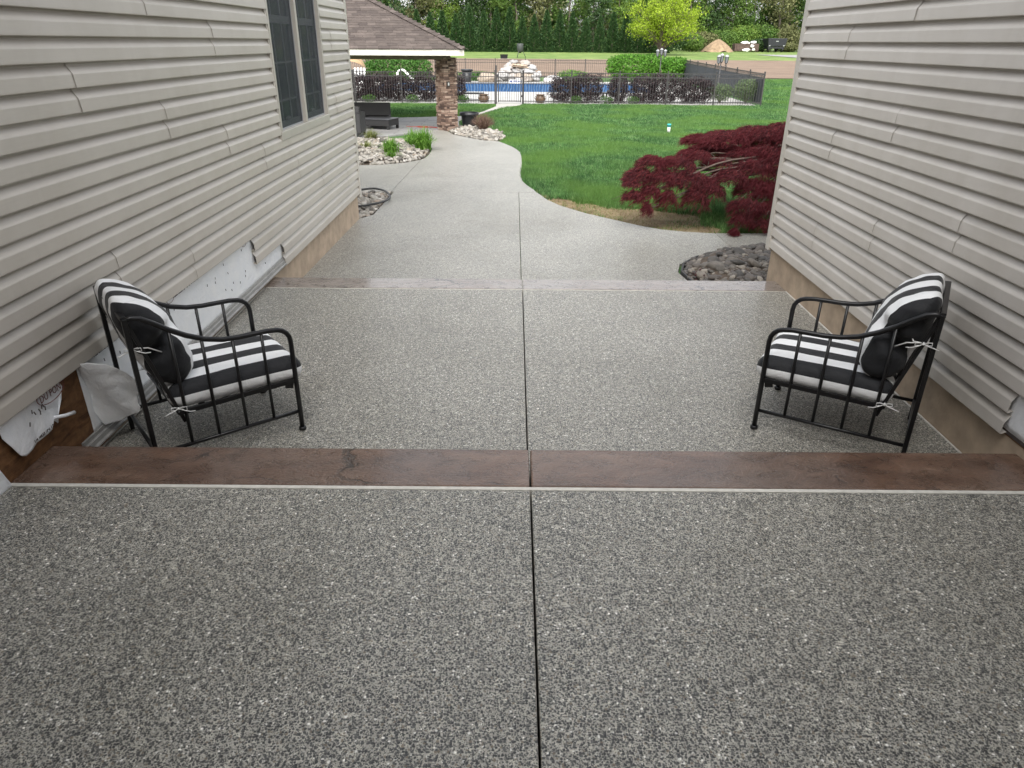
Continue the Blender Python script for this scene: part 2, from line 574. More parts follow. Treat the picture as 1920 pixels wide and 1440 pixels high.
# lower walkway (plane from the far step to the pavilion)
wz = lambda x, y: T(y) + .02
wb = lambda x, y: T(y) - .12
EDGE = [(3.38, 9.33), (2.95, 9.30), (2.59, 9.31), (2.28, 9.38), (1.99, 9.51), (1.74, 9.74), (1.52, 10.01), (1.3, 10.28), (1.08, 10.56), (.9, 10.85), (.72, 11.17), (.55, 11.62), (.42, 12.2), (.34, 12.64), (.24, 13.05), (.16, 13.51), (.13, 14.2), (.14, 14.88), (.16, 15.7), (.17, 16.55), (.17, 17.3), (.14, 18.04), (.05, 18.65), (-.06, 19.17), (-.25, 19.85), (-.43, 20.43)]
jx = 2.67
q = .003
slab('walkway_slab', rect(LW - .3, GX - q, 6.25, 10.0) [:2] + [(GX - q, 12.3 - q), (-2.05, 12.3 - q), (-2.05, 10.35), (LW - .05, 9.95), (LW - .3, 9.95)], wz, wb, M['agg'], 'lower exposed aggregate walkway slab beside the house corner', 'walkway')
Rpts = [p for p in EDGE if p[0] > .42 and p[0] < jx]
slab('walkway_slab', [(GX + q, 6.25), (1.9, 6.25), (1.83, 6.9), (1.78, 7.41), (1.87, 7.74), (2.09, 8.02), (2.41, 8.31), (jx - q, 8.42), (jx - q, 9.305)] + Rpts + [(.40, 12.3 - q), (GX + q, 12.3 - q)], wz, wb, M['agg'], 'lower exposed aggregate walkway slab along the lawn curve', 'walkway')
slab('walkway_slab', [(jx + q, 8.42), (2.85, 8.5), (3.14, 8.59), (9, 8.7), (9, 9.35), (3.38, 9.33), (2.95, 9.30), (jx + q, 9.305)], wz, wb, M['agg'], 'aggregate walkway slab turning behind the garage corner', 'walkway')
Fpts = [p for p in EDGE if p[1] > 12.3]
slab('walkway_slab', [(-2.1 + q, 12.3 + q), (.39, 12.3 + q)] + Fpts + [(-.89, 20.68), (-1.3, 21.37), (-1.83, 22.27), (-2.1, 23.3), (-2.46, 23.75), (-3.2, 22.5), (-3.04, 20.66), (-2.33, 19.64), (-2.08, 18.6), (-2.03, 17.9), (-2.02, 17.2), (-2.05, 16.7), (-2.1 + q, 16.5)], wz, wb, M['agg'], 'far aggregate walkway slab leading to the pavilion', 'walkway')
slab('walkway_slab', [(-8, 12.3 + q), (-2.1 - q, 12.3 + q), (-2.1 - q, 16.45), (-2.38, 15.96), (-2.84, 15.59), (-3.32, 15.5), (-4.5, 15.6), (-8, 15.6)], wz, wb, M['agg'], 'aggregate walkway slab turning behind the house corner', 'walkway')
def pave_mat():
    t = NT('grey_stamped_pavilion_floor')
    v = t.coord()
    br = t.n('ShaderNodeTexBrick')
    br.inputs['Scale'].default_value = 1
    br.inputs['Mortar Size'].default_value = .012
    br.inputs['Brick Width'].default_value = .9
    br.inputs['Row Height'].default_value = .45
    br.inputs['Color1'].default_value = (.22, .215, .21, 1)
    br.inputs['Color2'].default_value = (.30, .295, .285, 1)
    br.inputs['Mortar'].default_value = (.11, .11, .11, 1)
    t.l(v, br.inputs[0])
    c = t.mix(.7, br.outputs[0], t.ramp(t.noise(v, 2.5, 5).outputs[0], [(.3, (.7, .7, .7)), (.7, (1.15, 1.15, 1.15))]), 'MULTIPLY')
    return t.set(c, .5)
M['pave'] = pave_mat()
slab('pavilion_floor', [(-11, 20.2), (-4.39, 20.57), (-4.02, 21.17), (-3.2, 22.52), (-2.47, 23.77), (-1.95, 24.5), (-1.84, 24.9), (-2.02, 27.11), (-1.95, 28.6), (-2.91, 28.33), (-4.24, 27.78), (-5.36, 27.47), (-11, 27.2)], lambda x, y: T(min(y, 24)) + .022 - max(0, y - 24) * .004, lambda x, y: T(y) - .1, M['pave'], 'grey stamped floor of the pavilion', 'pavement')
M['concrete'] = plain('pale_concrete', (.38, .365, .335), .8, .12, 4, .2)
slab('gate_path', [(-2.02, 27.12), (-1.84, 27.6), (-1.37, 29.88), (-.69, 32.64), (.24, 34.59), (.36, 35.4), (-.86, 35.4), (-.84, 33.84), (-1.31, 30.91), (-1.93, 28.64)], lambda x, y: T(y) + .015, lambda x, y: T(y) - .1, M['concrete'], 'pale concrete path curving up to the pool gate', 'path')

# ------------------------------------------------------------------ houses
rngP = random.Random(5)
PROF = [(0.000, .012), (.031, .0), (.0340, .003), (.0340, .009), (.0300, .062), (.027, .069), (.010, .094), (.005, .101), (.000, .1260),
        (.031, .1140), (.0340, .117), (.0340, .123), (.0300, .176), (.027, .183), (.010, .208), (.005, .215), (.000, .2400)]
def siding_panel(parent, wx, sgn, y0, y1, z0, mat, proud=0.0, slope=0.0):
    """double-course dutch lap panel; sgn=+1 faces +X"""
    n = max(2, int((y1 - y0) / .45) + 1)
    vs, fs = [], []
    sd = rngP.random() * 50
    for j in range(n):
        y = y0 + (y1 - y0) * j / (n - 1)
        for (o, z) in PROF:
            w = pnoise((y * .9, z0 * 3 + z * 4, sd)) * .0022
            dz = pnoise((y * .4, sd, 3.3)) * .0012
            vs.append((wx + sgn * (o + proud + w), y, z0 + z + dz))
    m = len(PROF)
    for j in range(n - 1):
        for i in range(m - 1):
            a = j * m + i
            f = (a, a + m, a + m + 1, a + 1)
            fs.append(f if sgn > 0 else f[::-1])
    o = MB().add(vs, fs).build('siding_panel', mat, parent, world=True)
    md = o.modifiers.new('thickness', 'SOLIDIFY')
    md.thickness = .0016
    md.offset = -1
    return o

ZT = 3.45        # wall top
house = thing('house', 'house wall with clay vinyl siding, dark double window and torn white house wrap', 'house', (LW, 3.0, 0))
WIN = (6.87, 8.72, 1.15, 3.02)          # y0 y1 z0 z1
CORN_L = 10.06
PITCHP = .228
BASE_L, BASE_R = .03, .262
splL = {2: [4.68, 8.21], 3: [3.77, 7.32], 4: [2.83, 6.38], 5: [2.0, 5.60, 9.15], 6: [1.1, 4.67, 8.22], 7: [3.78, 7.33], 8: [2.05, 5.62, 9.17], 9: [1.1, 4.67, 8.2], 10: [3.8, 7.3], 11: [2.8, 6.4], 12: [5.6, 9.1], 13: [4.7], 14: [3.7]}
k = 0
while BASE_L + k * PITCHP < ZT:
    z0 = BASE_L + k * PITCHP
    y_start = {0: 6.52, 1: 5.78}.get(k, -3.2)
    cuts = [y_start] + sorted({1: [9.45]}.get(k, splL.get(k, []) if k > 1 else [])) + [CORN_L]
    segs = []
    for a, b in zip(cuts[:-1], cuts[1:]):
        # leave the window opening free
        if z0 < WIN[3] and z0 + PITCHP > WIN[2] + .04 and a < WIN[1] and b > WIN[0]:
            if a < WIN[0]: segs.append((a, WIN[0]))
            if b > WIN[1]: segs.append((WIN[1], b))
        else:
            segs.append((a, b))
    for i, (a, b) in enumerate(segs):
        first = a in (cuts[0],) or abs(a - WIN[1]) < 1e-6
        siding_panel(house, LW, 1, a - (0 if first else .03), b, z0, M['siding_l'], .0042 * i)
    k += 1
# panel pieces beside the sill (course that the window bottom cuts)
sb = MB()
cb = MB()
for (ya, yb, za, zb) in ((-3.2, WIN[0], .2, ZT), (WIN[1], CORN_L, .2, ZT), (WIN[0], WIN[1], .2, WIN[2]), (WIN[0], WIN[1], WIN[3], ZT)):
    MB().box(LW - .02, LW - .002, ya, yb - .001, za, zb - .001).build('sheathing', M['wood_ply'], house, world=True)
for (ya, yb, za, zb) in ((-3.2, WIN[0], -.3, ZT - .05), (WIN[1], CORN_L - .01, -.3, ZT - .05), (WIN[0], WIN[1], -.3, WIN[2]), (WIN[0], WIN[1], WIN[3], ZT - .05)):
    MB().box(LW - .16, LW - .021, ya, yb - .001, za, zb - .001).build('wall_core', M['foundation'], house, world=True)
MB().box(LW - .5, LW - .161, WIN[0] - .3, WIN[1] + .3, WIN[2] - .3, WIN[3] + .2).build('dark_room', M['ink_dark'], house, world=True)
# unseen wall, porch ceiling and roof added behind the camera to shade the patio
MB().box(LW - 3, 5.4, -2.6, -2.4, -.3, 7.4).build('shade_wall', M['siding_l'], house, world=True)
MB().box(LW - .02, 2.42, -2.4, -.3, 3.0, 3.18).build('shade_ceiling', M['trim'], house, world=True)
MB().add([(LW - 3.2, -2.0, 7.42), (5.6, -2.0, 7.42), (5.6, -7.5, 9.8), (LW - 3.2, -7.5, 9.8)], [(0, 1, 2, 3)]).build('shade_roof', M['trim'], house, world=True)
MB().box(LW - .03, LW - .004, 2.893, CORN_L - .02, -.5, .2).build('foundation', M['foundation'], house, world=True)
MB().box(LW - .05, LW - .001, -3.2, 3.3, .19, .215).build('sheathing', M['wood_ply'], house, world=True)
MB().box(LW - .02, LW + .001, 2.89, 3.32, .0, .2).build('sheathing', M['wood_ply'], house, world=True)
# corner post
MB().box(LW - .12, LW + .041, CORN_L - .012, CORN_L + .075, -.02, ZT).build('corner_post', M['trim'], house, world=True, bevel=.006)
MB().box(LW - 6.5, LW - .12, CORN_L, CORN_L + .055, -.0, ZT).build('rear_wall', M['siding_l'], house, world=True)
MB().box(LW - 6.5, LW - .03, CORN_L - .06, CORN_L + .045, -.6, -.001).build('rear_foundation', M['foundation'], house, world=True)
# eaves and roof out of view, overhang added for its shading
M['soffit'] = plain('white_soffit', (.62, .6, .56), .6, .05)
M['roof_plain'] = plain('asphalt_roof', (.10, .085, .075), .9, .3, 9, .6)
MB().box(LW - 6.6, LW + .38, -3.4, CORN_L + .35, ZT, ZT + .16).build('eave', M['soffit'], house, world=True)
MB().add([(LW + .42, -3.45, ZT + .165), (LW + .42, CORN_L + .4, ZT + .165), (LW - 6.6, CORN_L + .4, ZT + 3.4), (LW - 6.6, -3.45, ZT + 3.4)], [(0, 1, 2, 3)]).build('roof', M['roof_plain'], house, world=True)

# --- house wrap
def wrap_sheet(name, yfun, n, m, parent, x0, amp, mat):
    """yfun(s,t)->(y,z); wrinkled sheet hung on the wall"""
    vs, fs = [], []
    for j in range(m + 1):
        for i in range(n + 1):
            y, z, x = yfun(i / n, j / m)
            w = amp * (pnoise((y * 9, z * 9, 1.7)) + .6 * pnoise((y * 22, z * 20, 4.1)))
            vs.append((x0 + x + abs(w) * .8 + w * .2, y, z))
    for j in range(m):
        for i in range(n):
            a = j * (n + 1) + i
            fs.append((a, a + 1, a + n + 2, a + n + 1))
    o = MB().add(vs, fs).build(name, mat, parent, smooth=True, world=True)
    md = o.modifiers.new('thickness', 'SOLIDIFY')
    md.thickness = .0012
    return o
def w_main(s, t):
    y = 3.21 + s * (6.75 - 3.21)
    return y, .105 + t * .50, 0
wrap = wrap_sheet('house_wrap', w_main, 160, 24, house, LW + .002, .0035, M['wrap'])
# near scrap with a torn outline
def w_near(s, t):
    bot = np.interp(s, [0, .14, .2, .34, .5, .7, .78, .86, .92, 1], [.42, .30, .285, .288, .295, .305, .335, .30, .345, .40])
    right = np.interp(t, [0, .15, .3, .5, .8, 1], [3.01, 3.03, 3.055, 3.045, 3.062, 3.07])
    y = 2.60 + s * (right - 2.60)
    z = bot + t * (.56 - bot)
    x = .006 + .02 * (1 - t) ** 2 * (.3 + .7 * abs(math.sin(s * 7)))
    return y, z, x
wnear = wrap_sheet('house_wrap', w_near, 60, 26, house, LW + .002, .0035, M['wrap'])
def w_corner(s, t):
    z = .19 + t * .42
    y = 2.0 + s * (np.interp(t, [0, .3, .6, 1], [2.57, 2.53, 2.47, 2.45]) - 2.0)
    return y, z, .004 + .012 * (1 - t)
wrap_sheet('house_wrap', w_corner, 20, 12, house, LW + .002, .0035, M['wrap'])
# loose flap swinging out from the wall
def w_flap(s, t):
    zt = np.interp(s, [0, .3, .55, .8, 1], [.50, .50, .475, .40, .31])
    zb = np.interp(s, [0, .12, .4, .75, .92, 1], [.20, .112, .125, .165, .175, .20])
    z = zb + t * (zt - zb)
    b = s * .285
    y = 3.195 + .055 * (1 - t) * (1 - s) + .02 * s + b * .42 + .02 * math.sin(s * 5 + t * 3)
    x = .004 + b * .72 + .016 * math.sin(t * 5 + s * 3) * s + .01 * pnoise((s * 4, t * 5, 9))
    return y, z, x
wrap_sheet('loose_wrap_flap', w_flap, 44, 44, house, LW + .003, .008, M['wrap'])
tube = MB()
tube.tube([(LW + .02, 2.93, .345), (LW + .05, 2.97, .335), (LW + .055, 3.03, .32)], .009, 8).build('rolled_wrap_end', M['wrap'], house, True, True)
# staples
st = MB()
rs = random.Random(3)
for _ in range(34):
    y, z = rs.uniform(3.4, 6.4), rs.uniform(.16, .46)
    st.bar((LW + .0125, y, z), (LW + .0125, y + rs.uniform(-.006, .006), z + .016), .004, .003, (1, 0, 0))
for _ in range(8):
    y, z = rs.uniform(2.68, 3.0), rs.uniform(.36, .47)
    st.bar((LW + .03, y, z), (LW + .03, y + rs.uniform(-.008, .008), z + .018), .004, .003, (1, 0, 0))
tag(st.build('staples', M['ink_dark'], wrap), kind='stuff')
# printing on the wrap
def text_mesh(body, size, mat, parent, y, z, x, name, shear=0.0, spacing=1.0, sx=1.0):
    cu = bpy.data.curves.new(name, 'FONT')
    cu.body = body
    cu.size = size
    cu.shear = shear
    cu.space_character = spacing
    cu.resolution_u = 2
    cu.extrude = .0004
    tmp = bpy.data.objects.new('tmp', cu)
    COL.objects.link(tmp)
    bpy.context.view_layer.update()
    me = bpy.data.meshes.new_from_object(tmp.evaluated_get(bpy.context.evaluated_depsgraph_get()))
    bpy.data.objects.remove(tmp)
    # local x -> +Y, local y -> +Z, on a face looking to +X
    for v in me.vertices:
        v.co = Vector((x + v.co.z, y + v.co.x * sx, z + v.co.y))
    me.materials.clear()
    return link_mesh(name, me, mat, parent)
text_mesh('DU PONT', .052, M['ink'], wnear, 2.872, .447, LW + .0235, 'printed_lettering', sx=.82)
ov = MB()
pts = [(LW + .0235, 2.958 + .105 * math.cos(a), .468 + .046 * math.sin(a)) for a in [2 * pi * i / 40 for i in range(41)]]
ov.tube(pts, .0022, 5, False).build('printed_oval', M['ink'], wnear)
def fine_print(parent, y0, y1, z0, z1, x, n):
    mb = MB()
    for i in range(n):
        f = i / n
        y = y0 + (y1 - y0) * f
        z = z0 + (z1 - z0) * f
        if rs.random() < .16: continue
        h = .010 + rs.random() * .004
        mb.bar((x, y, z), (x, y, z + h), .0025, .0012, (1, 0, 0))
        if rs.random() < .7: mb.bar((x, y, z + h * rs.choice([0, .5, 1])), (x, y + .007, z + h * rs.choice([0, .5, 1])), .0025, .0012, (1, 0, 0))
        if rs.random() < .4: mb.bar((x, y + .007, z), (x, y + .007, z + h), .0025, .0012, (1, 0, 0))
    tag(mb.build('printed_small_lettering', M['ink_dark'], parent), kind='stuff')
fine_print(wnear, 2.73, 2.90, .312, .318, LW + .034, 16)
fine_print(wrap, 4.32, 4.75, .466, .472, LW + .0125, 40)
fine_print(wrap, 3.35, 3.62, .468, .472, LW + .0125, 24)
pts = [(LW + .0125, 4.26 + .05 * math.cos(a), .476 + .025 * math.sin(a)) for a in [2 * pi * i / 24 for i in range(25)]]
MB().tube(pts, .0016, 5, False).build('printed_oval', M['ink'], wrap)
pts = [(LW + .0125, 5.62 + .05 * math.cos(a), .478 + .022 * math.sin(a)) for a in [2 * pi * i / 24 for i in range(25)]]
MB().tube(pts, .0016, 5, False).build('printed_oval', M['ink'], wrap)
# starter strip / flashing under the wrap
fl = MB()
P3 = [(.0, .108), (.014, .108), (.016, .088), (.026, .084), (.028, .060), (.040, .054), (.040, .046), (.0, .046)]
vs = []
for y in (3.09, 6.52):
    vs += [(LW + o, y, z) for o, z in P3]
n = len(P3)
fl.add(vs, [(i, (i + 1) % n, (i + 1) % n + n, i + n) for i in range(n)] + [tuple(reversed(range(n))), tuple(range(n, 2 * n))])
fl.build('flashing', M['flash'], house, world=True)

# --- window
M['frame'] = plain('window_frame_clay', (.50, .47, .42), .4, .05)
M['sash'] = plain('window_sash', (.30, .31, .33), .4, .05)
def screen_mat():
    t = NT('insect_screen')
    v = t.coord(scale=(1, 1, 1))
    wv = t.n('ShaderNodeTexWave', wave_type='BANDS', bands_direction='Y')
    wv.inputs['Scale'].default_value = 6.5
    wv.inputs['Distortion'].default_value = 1.2
    t.l(v, wv.inputs[0])
    t.set((.02, .028, .042), .5)
    tr = t.n('ShaderNodeBsdfTransparent')
    mx = t.n('ShaderNodeMixShader')
    mx.inputs[0].default_value = .42
    t.l(tr.outputs[0], mx.inputs[1])
    t.l(t.b.outputs[0], mx.inputs[2])
    t.l(mx.outputs[0], t.out.inputs['Surface'])
    return t.m
M['screen'] = screen_mat()
M['glass'] = NT('window_glass').set((.02, .028, .04), .06, Specular_IOR_Level=.5)
M['curtain'] = plain('dim_curtain', (.10, .11, .13), .9, .3, 6)
win = MB()
y0, y1, z0, z1 = WIN
ym = (y0 + y1) / 2
win.box(LW - .02, LW + .043, y0, y0 + .045, z0, z1).box(LW - .02, LW + .043, y1 - .045, y1, z0, z1).box(LW - .02, LW + .0295, y0 + .045, y1 - .045, z1 - .045, z1)
window = win.build('window', M['frame'], house, world=True, bevel=.004)
MB().box(LW - .02, LW + .047, y0 - .012, y1 + .012, z0 - .03, z0 + .045).build('sill', M['frame'], window, bevel=.005)
MB().box(LW - .02, LW + .039, ym - .03, ym + .03, z0 + .045, z1 - .045).build('mullion', M['frame'], window, bevel=.004)
for a, b in ((y0 + .045, ym - .03), (ym + .03, y1 - .045)):
    MB().box(LW - .034, LW - .030, a, b, z0 + .045, z1 - .045).build('pane', M['glass'], window)
    MB().box(LW - .004, LW - .003, a + .012, b - .012, z0 + .06, z1 - .05).build('screen', M['screen'], window)
    sh = MB()
    sh.box(LW - .03, LW - .012, a, a + .05, z0 + .045, z1 - .05).box(LW - .03, LW - .012, b - .05, b, z0 + .045, z1 - .05)
    sh.box(LW - .029, LW - .013, a + .05, b - .05, z0 + .045, z0 + .11).box(LW - .028, LW - .008, a + .05, b - .05, 2.10, 2.165)
    sh.build('sash', M['sash'], window)
    mu = MB()
    for f in (1 / 3, 2 / 3):
        yy = a + (b - a) * f
        mu.box(LW - .029, LW - .022, yy - .009, yy + .009, z0 + .11, 2.1).box(LW - .029, LW - .022, yy - .009, yy + .009, 2.165, z1 - .05)
    for zz in (1.44, 1.77, 2.45, 2.74):
        mu.box(LW - .0285, LW - .0225, a + .05, b - .05, zz - .009, zz + .009)
    mu.build('muntins', M['sash'], window)
    MB().box(LW - .028, LW - .010, (a + b) / 2 - .06, (a + b) / 2 + .06, z0 + .118, z0 + .14).build('sash_lift', M['sash'], window)
    fr = MB()
    for (p, r_) in (((a, a + .012), 0), ((b - .012, b), 0)):
        fr.box(LW - .006, LW + .003, p[0], p[1], z0 + .045, z1 - .045)
    fr.box(LW - .006, LW + .003, a + .012, b - .012, z0 + .045, z0 + .06)
    fr.build('screen_frame', M['sash'], window)
# J-channel round the window
MB().box(LW, LW + .035, y0 - .022, y0 - .001, z0 - .03, z1).build('window_channel', M['trim'], house, world=True)
MB().box(LW, LW + .035, y1 + .001, y1 + .022, z0 - .03, z1).build('window_channel', M['trim'], house, world=True)

# --- garage wing
garage = thing('garage', 'garage wing wall with grey vinyl siding over a tan foundation', 'garage', (2.40, 4.0, 0))
GWX = 2.40
CORN_R = 6.46
splR = {1: [5.56], 2: [1.1, 4.66], 3: [3.78], 4: [2.0, 5.56], 5: [1.14, 4.69], 6: [2.85], 7: [2.06, 5.61], 8: [1.19, 4.74], 9: [3.9], 10: [2.9], 11: [2, 5.6], 12: [4.7], 13: [3.8]}
k = 0
while BASE_R + k * PITCHP < ZT:
    z0 = BASE_R + k * PITCHP
    ys = {0: 2.99}.get(k, -3.2)
    cuts = [ys] + splR.get(k, []) + [CORN_R]
    for i, (a, b) in enumerate(zip(cuts[:-1], cuts[1:])):
        siding_panel(garage, GWX, -1, a - (0 if i == 0 else .03), b, z0, M['siding_r'], .0042 * i)
    k += 1
MB().box(GWX + .001, GWX + .03, -3.2, CORN_R, .255, ZT).build('sheathing', M['wood_ply'], garage, world=True)
MB().box(GWX + .03, GWX + .16, -3.2, CORN_R - .01, -.3, ZT - .05).build('wall_core', M['foundation'], garage, world=True)
MB().box(GWX + .003, GWX + .031, -3.2, CORN_R + .02, -.5, .254).build('foundation', M['foundation'], garage, world=True)
wg = wrap_sheet('house_wrap', lambda s, t: (2.0 + s * 1.05, .285 + t * .3, 0), 24, 10, garage, GWX - .006, .004, M['wrap'])
wg.modifiers[0].offset = 1
MB().box(GWX - .004, GWX + .003, 2.0, 3.02, .265, .284).build('wrap_batten', M['ink_dark'], garage, world=True)
MB().box(GWX - .041, GWX + .12, CORN_R - .012, CORN_R + .075, .235, ZT).build('corner_post', M['trim'], garage, world=True, bevel=.006)
MB().box(GWX + .12, GWX + 6.5, CORN_R, CORN_R + .055, .25, ZT).build('rear_wall', M['siding_r'], garage, world=True)
MB().box(GWX + .032, GWX + 6.5, CORN_R - .06, CORN_R + .04, -.6, .249).build('rear_foundation', M['foundation'], garage, world=True)
MB().box(GWX - .38, GWX + 6.6, -3.4, CORN_R + .35, ZT, ZT + .16).build('eave', M['soffit'], garage, world=True)  # unseen overhang on the garage side, also added for shading
MB().add([(GWX - .42, -3.45, ZT + .165), (GWX - .42, CORN_R + .4, ZT + .165), (GWX + 6.6, CORN_R + .4, ZT + 3.4), (GWX + 6.6, -3.45, ZT + 3.4)], [(3, 2, 1, 0)]).build('roof', M['roof_plain'], garage, world=True)

# ------------------------------------------------------------------ armchairs
CW, CD = .59, .745
def rounded_box(hx, hy, hz, r, n):
    idx, vs, nn, fs = {}, [], [], []
    h = (hx, hy, hz)
    def vert(p):
        key = tuple(round(c, 5) for c in p)
        if key not in idx:
            P = Vector((p[0] * hx, p[1] * hy, p[2] * hz))
            c = Vector([max(-(h[i] - r), min(h[i] - r, P[i])) for i in range(3)])
            d = P - c
            d = d.normalized() if d.length > 1e-9 else Vector((0, 0, 1))
            idx[key] = len(vs)
            vs.append(c + d * r)
            nn.append(d)
        return idx[key]
    def warp(t): return math.copysign(abs(t) ** .75, t)
    for ax in range(3):
        for s in (-1, 1):
            for i in range(n):
                for j in range(n):
                    q_ = []
                    for (a, b) in ((i, j), (i + 1, j), (i + 1, j + 1), (i, j + 1)):
                        u, v = warp(-1 + 2 * a / n), warp(-1 + 2 * b / n)
                        p = [0, 0, 0]
                        p[ax] = s
                        p[(ax + 1) % 3] = u
                        p[(ax + 2) % 3] = v
                        q_.append(vert(tuple(p)))
                    fs.append(tuple(q_) if s > 0 else tuple(reversed(q_)))
    return vs, nn, fs
def set_uv(me, us):
    uv = me.uv_layers.new(name='UVMap')
    for lp in me.loops:
        uv.data[lp.index].uv = (us[lp.vertex_index], 0)

def make_chair():
    root = thing('armchair', '', 'armchair', group='striped metal armchairs facing each other')
    mt = M['black_metal']
    hx = CW / 2
    for s in (-1, 1):
        x = s * hx
        # front leg and arm in one bent pipe
        pts = [(x, 0, .015), (x, 0, .30), (x, 0, .53)]
        for a in (20, 40, 60, 80): pts.append((x, .075 - .075 * math.cos(R(a)), .535 + .075 * math.sin(R(a))))
        pts += [(x, .11, .616), (x, .18, .617), (x, .26, .618), (x, .34, .626), (x, .42, .648), (x, .5, .687), (x, .57, .732), (x, .63, .778), (x, .68, .812), (x, .715, .822), (x, CD, .815)]
        MB().tube(pts, .0135, 10).build('arm', mt, root, True)
        MB().lathe([(.019, 0), (.021, .004), (.021, .016), (.015, .02)], 12, (x, 0, 0)).build('foot', mt, root, True)
        MB().bar((x, CD, 0), (x, CD, .826), .030, .022, (0, 1, 0)).build('rear_leg', mt, root, bevel=.004)
        MB().tube([(x, 0, .118), (x, CD, .118)], .0105, 8).build('bottom_rail', mt, root, True)
        arm_z = lambda y: float(np.interp(y, [.11, .26, .34, .42, .5, .57], [.616, .618, .626, .648, .687, .732]))
        for y in (.147, .292, .436, .572):
            MB().tube([(x, y, .12), (x, y, arm_z(y) - .005)], .0085, 8).build('baluster', mt, root, True)
        MB().bar((x * .985, 0, .305), (x * .985, .60, .300), .018, .026).build('seat_rail', mt, root, bevel=.003)
        MB().bar((x * .93, .58, .24), (x * .93, CD - .005, .812), .024, .018, (0, 1, 0)).build('back_stile', mt, root, bevel=.003)
        MB().bar((x * .97, .015, .28), (x * .97, .055, .29), .012, .04).build('bracket', mt, root)
    MB().tube([(-hx, 0, .302), (hx, 0, .302)], .0115, 8).build('front_rail', mt, root, True)
    MB().tube([(-hx, .6, .298), (hx, .6, .298)], .0115, 8).build('rear_seat_rail', mt, root, True)
    MB().tube([(-hx, CD, .128), (hx, CD, .128)], .0105, 8).build('rear_stretcher', mt, root, True)
    MB().bar((-hx, CD, .822), (hx, CD, .822), .026, .024, (0, 0, 1)).build('top_rail', mt, root, bevel=.004)
    for i in range(5):
        x = -hx * .93 + CW * .93 * (i + 1) / 6
        MB().bar((x, .60, .30), (x, CD - .005, .812), .020, .008, (0, 1, 0)).build('back_slat', mt, root)
    for i in range(4):
        y = .12 + i * .12
        MB().bar((-hx + .02, y, .293), (hx - .02, y, .293), .03, .005).build('seat_slat', mt, root)
    # seat cushion
    S = .079
    r_ = .062
    vs, nn, fs = rounded_box(.286, .338, .064, r_, 22)
    us, V = [], []
    for p, d in zip(vs, nn):
        xi = .286 - r_
        if abs(p.x) <= xi + 1e-6: u = p.x if p.z > 0 else math.copysign(xi + r_ * pi, p.x or 1)
        else: u = math.copysign(xi + r_ * math.atan2(abs(d.x), d.z), p.x)
        us.append(u * .079 / .088)
        fx, fy = 1 - (p.x / .286) ** 2, 1 - (p.y / .338) ** 2
        z = p.z + (.020 * max(0, fx) ** .5 * max(0, fy) ** .5 if p.z > 0 else 0)
        wv = .0035 * pnoise((p.x * 9, p.y * 9, p.z * 6))
        cf = 1 + .03 * (abs(p.x) / .286) ** 3 * (abs(p.y) / .338) ** 3
        V.append((p.x * cf + d.x * wv, p.y * cf + d.y * wv + .290, z + d.z * wv + .356))
    mb = MB().add(V, fs)
    me = mb.mesh('seat_cushion', True)
    set_uv(me, us)
    seat = link_mesh('seat_cushion', me, M['stripe'], root)
    for s in (-1, 1):   # seam piping
        pts = [(s * .279, y, .372 + .003 * math.sin(y * 30)) for y in np.linspace(.06, .55, 12)]
    # back cushion
    r_ = .098
    vs, nn, fs = rounded_box(.286, .1, .248, r_, 32)
    e = Vector((0, .284, .959))
    nf = Vector((0, -.959, .284))
    cen = Vector((0, .60, .305)) + e * .338 + nf * .122
    us, V = [], []
    for p, d in zip(vs, nn):
        xi = .286 - r_
        if abs(p.x) <= xi + 1e-6: u = p.x
        else: u = math.copysign(xi + r_ * (pi / 2 - math.acos(max(-1, min(1, abs(d.x))))), p.x)
        fb = max(0, min(1, (p.y / .1 + .15) * 1.4))
        us.append(max(-S * 3.2, min(S * 3.2, u * .079 / (.101 * (1 - fb) + .078 * fb))))
        zt = p.z / .248
        xt = p.x / .286
        th = 1.08 - .55 * max(0, zt) ** 2.0 - .15 * max(0, -zt) ** 3
        th *= 1 + .14 * (1 - xt * xt) * (1 - zt * zt)
        pin = math.exp(-((zt + .06 + .16 * p.y / .1) / .14) ** 2) * max(0, (abs(xt) - .42) / .58) ** 1.0
        yy = p.y * th * (1 - .55 * pin) - .012 * pin
        xx = p.x * (1 - .26 * pin) * (1 - .05 * max(0, zt) ** 3)
        zz = p.z * (1 + .05 * (abs(xt) ** 3) * abs(zt) ** 3)
        back = -.05 * max(0, zt) ** 2             # top leans to the frame
        wv = .008 * pnoise((p.x * 10, p.y * 8, p.z * 10)) + .006 * pnoise((p.x * 20, p.z * 24, 3 + p.y * 12)) * (.4 + abs(xt))
        P = cen + Vector((1, 0, 0)) * (xx + d.x * wv) + e * (zz + d.z * wv) + nf * (-yy + back - d.y * wv)
        V.append(tuple(P))
    me = MB().add(V, fs).mesh('back_cushion', True)
    me.flip_normals()
    set_uv(me, us)
    back = link_mesh('back_cushion', me, M['stripe'], root)
    # ribbons
    rr = random.Random(8)
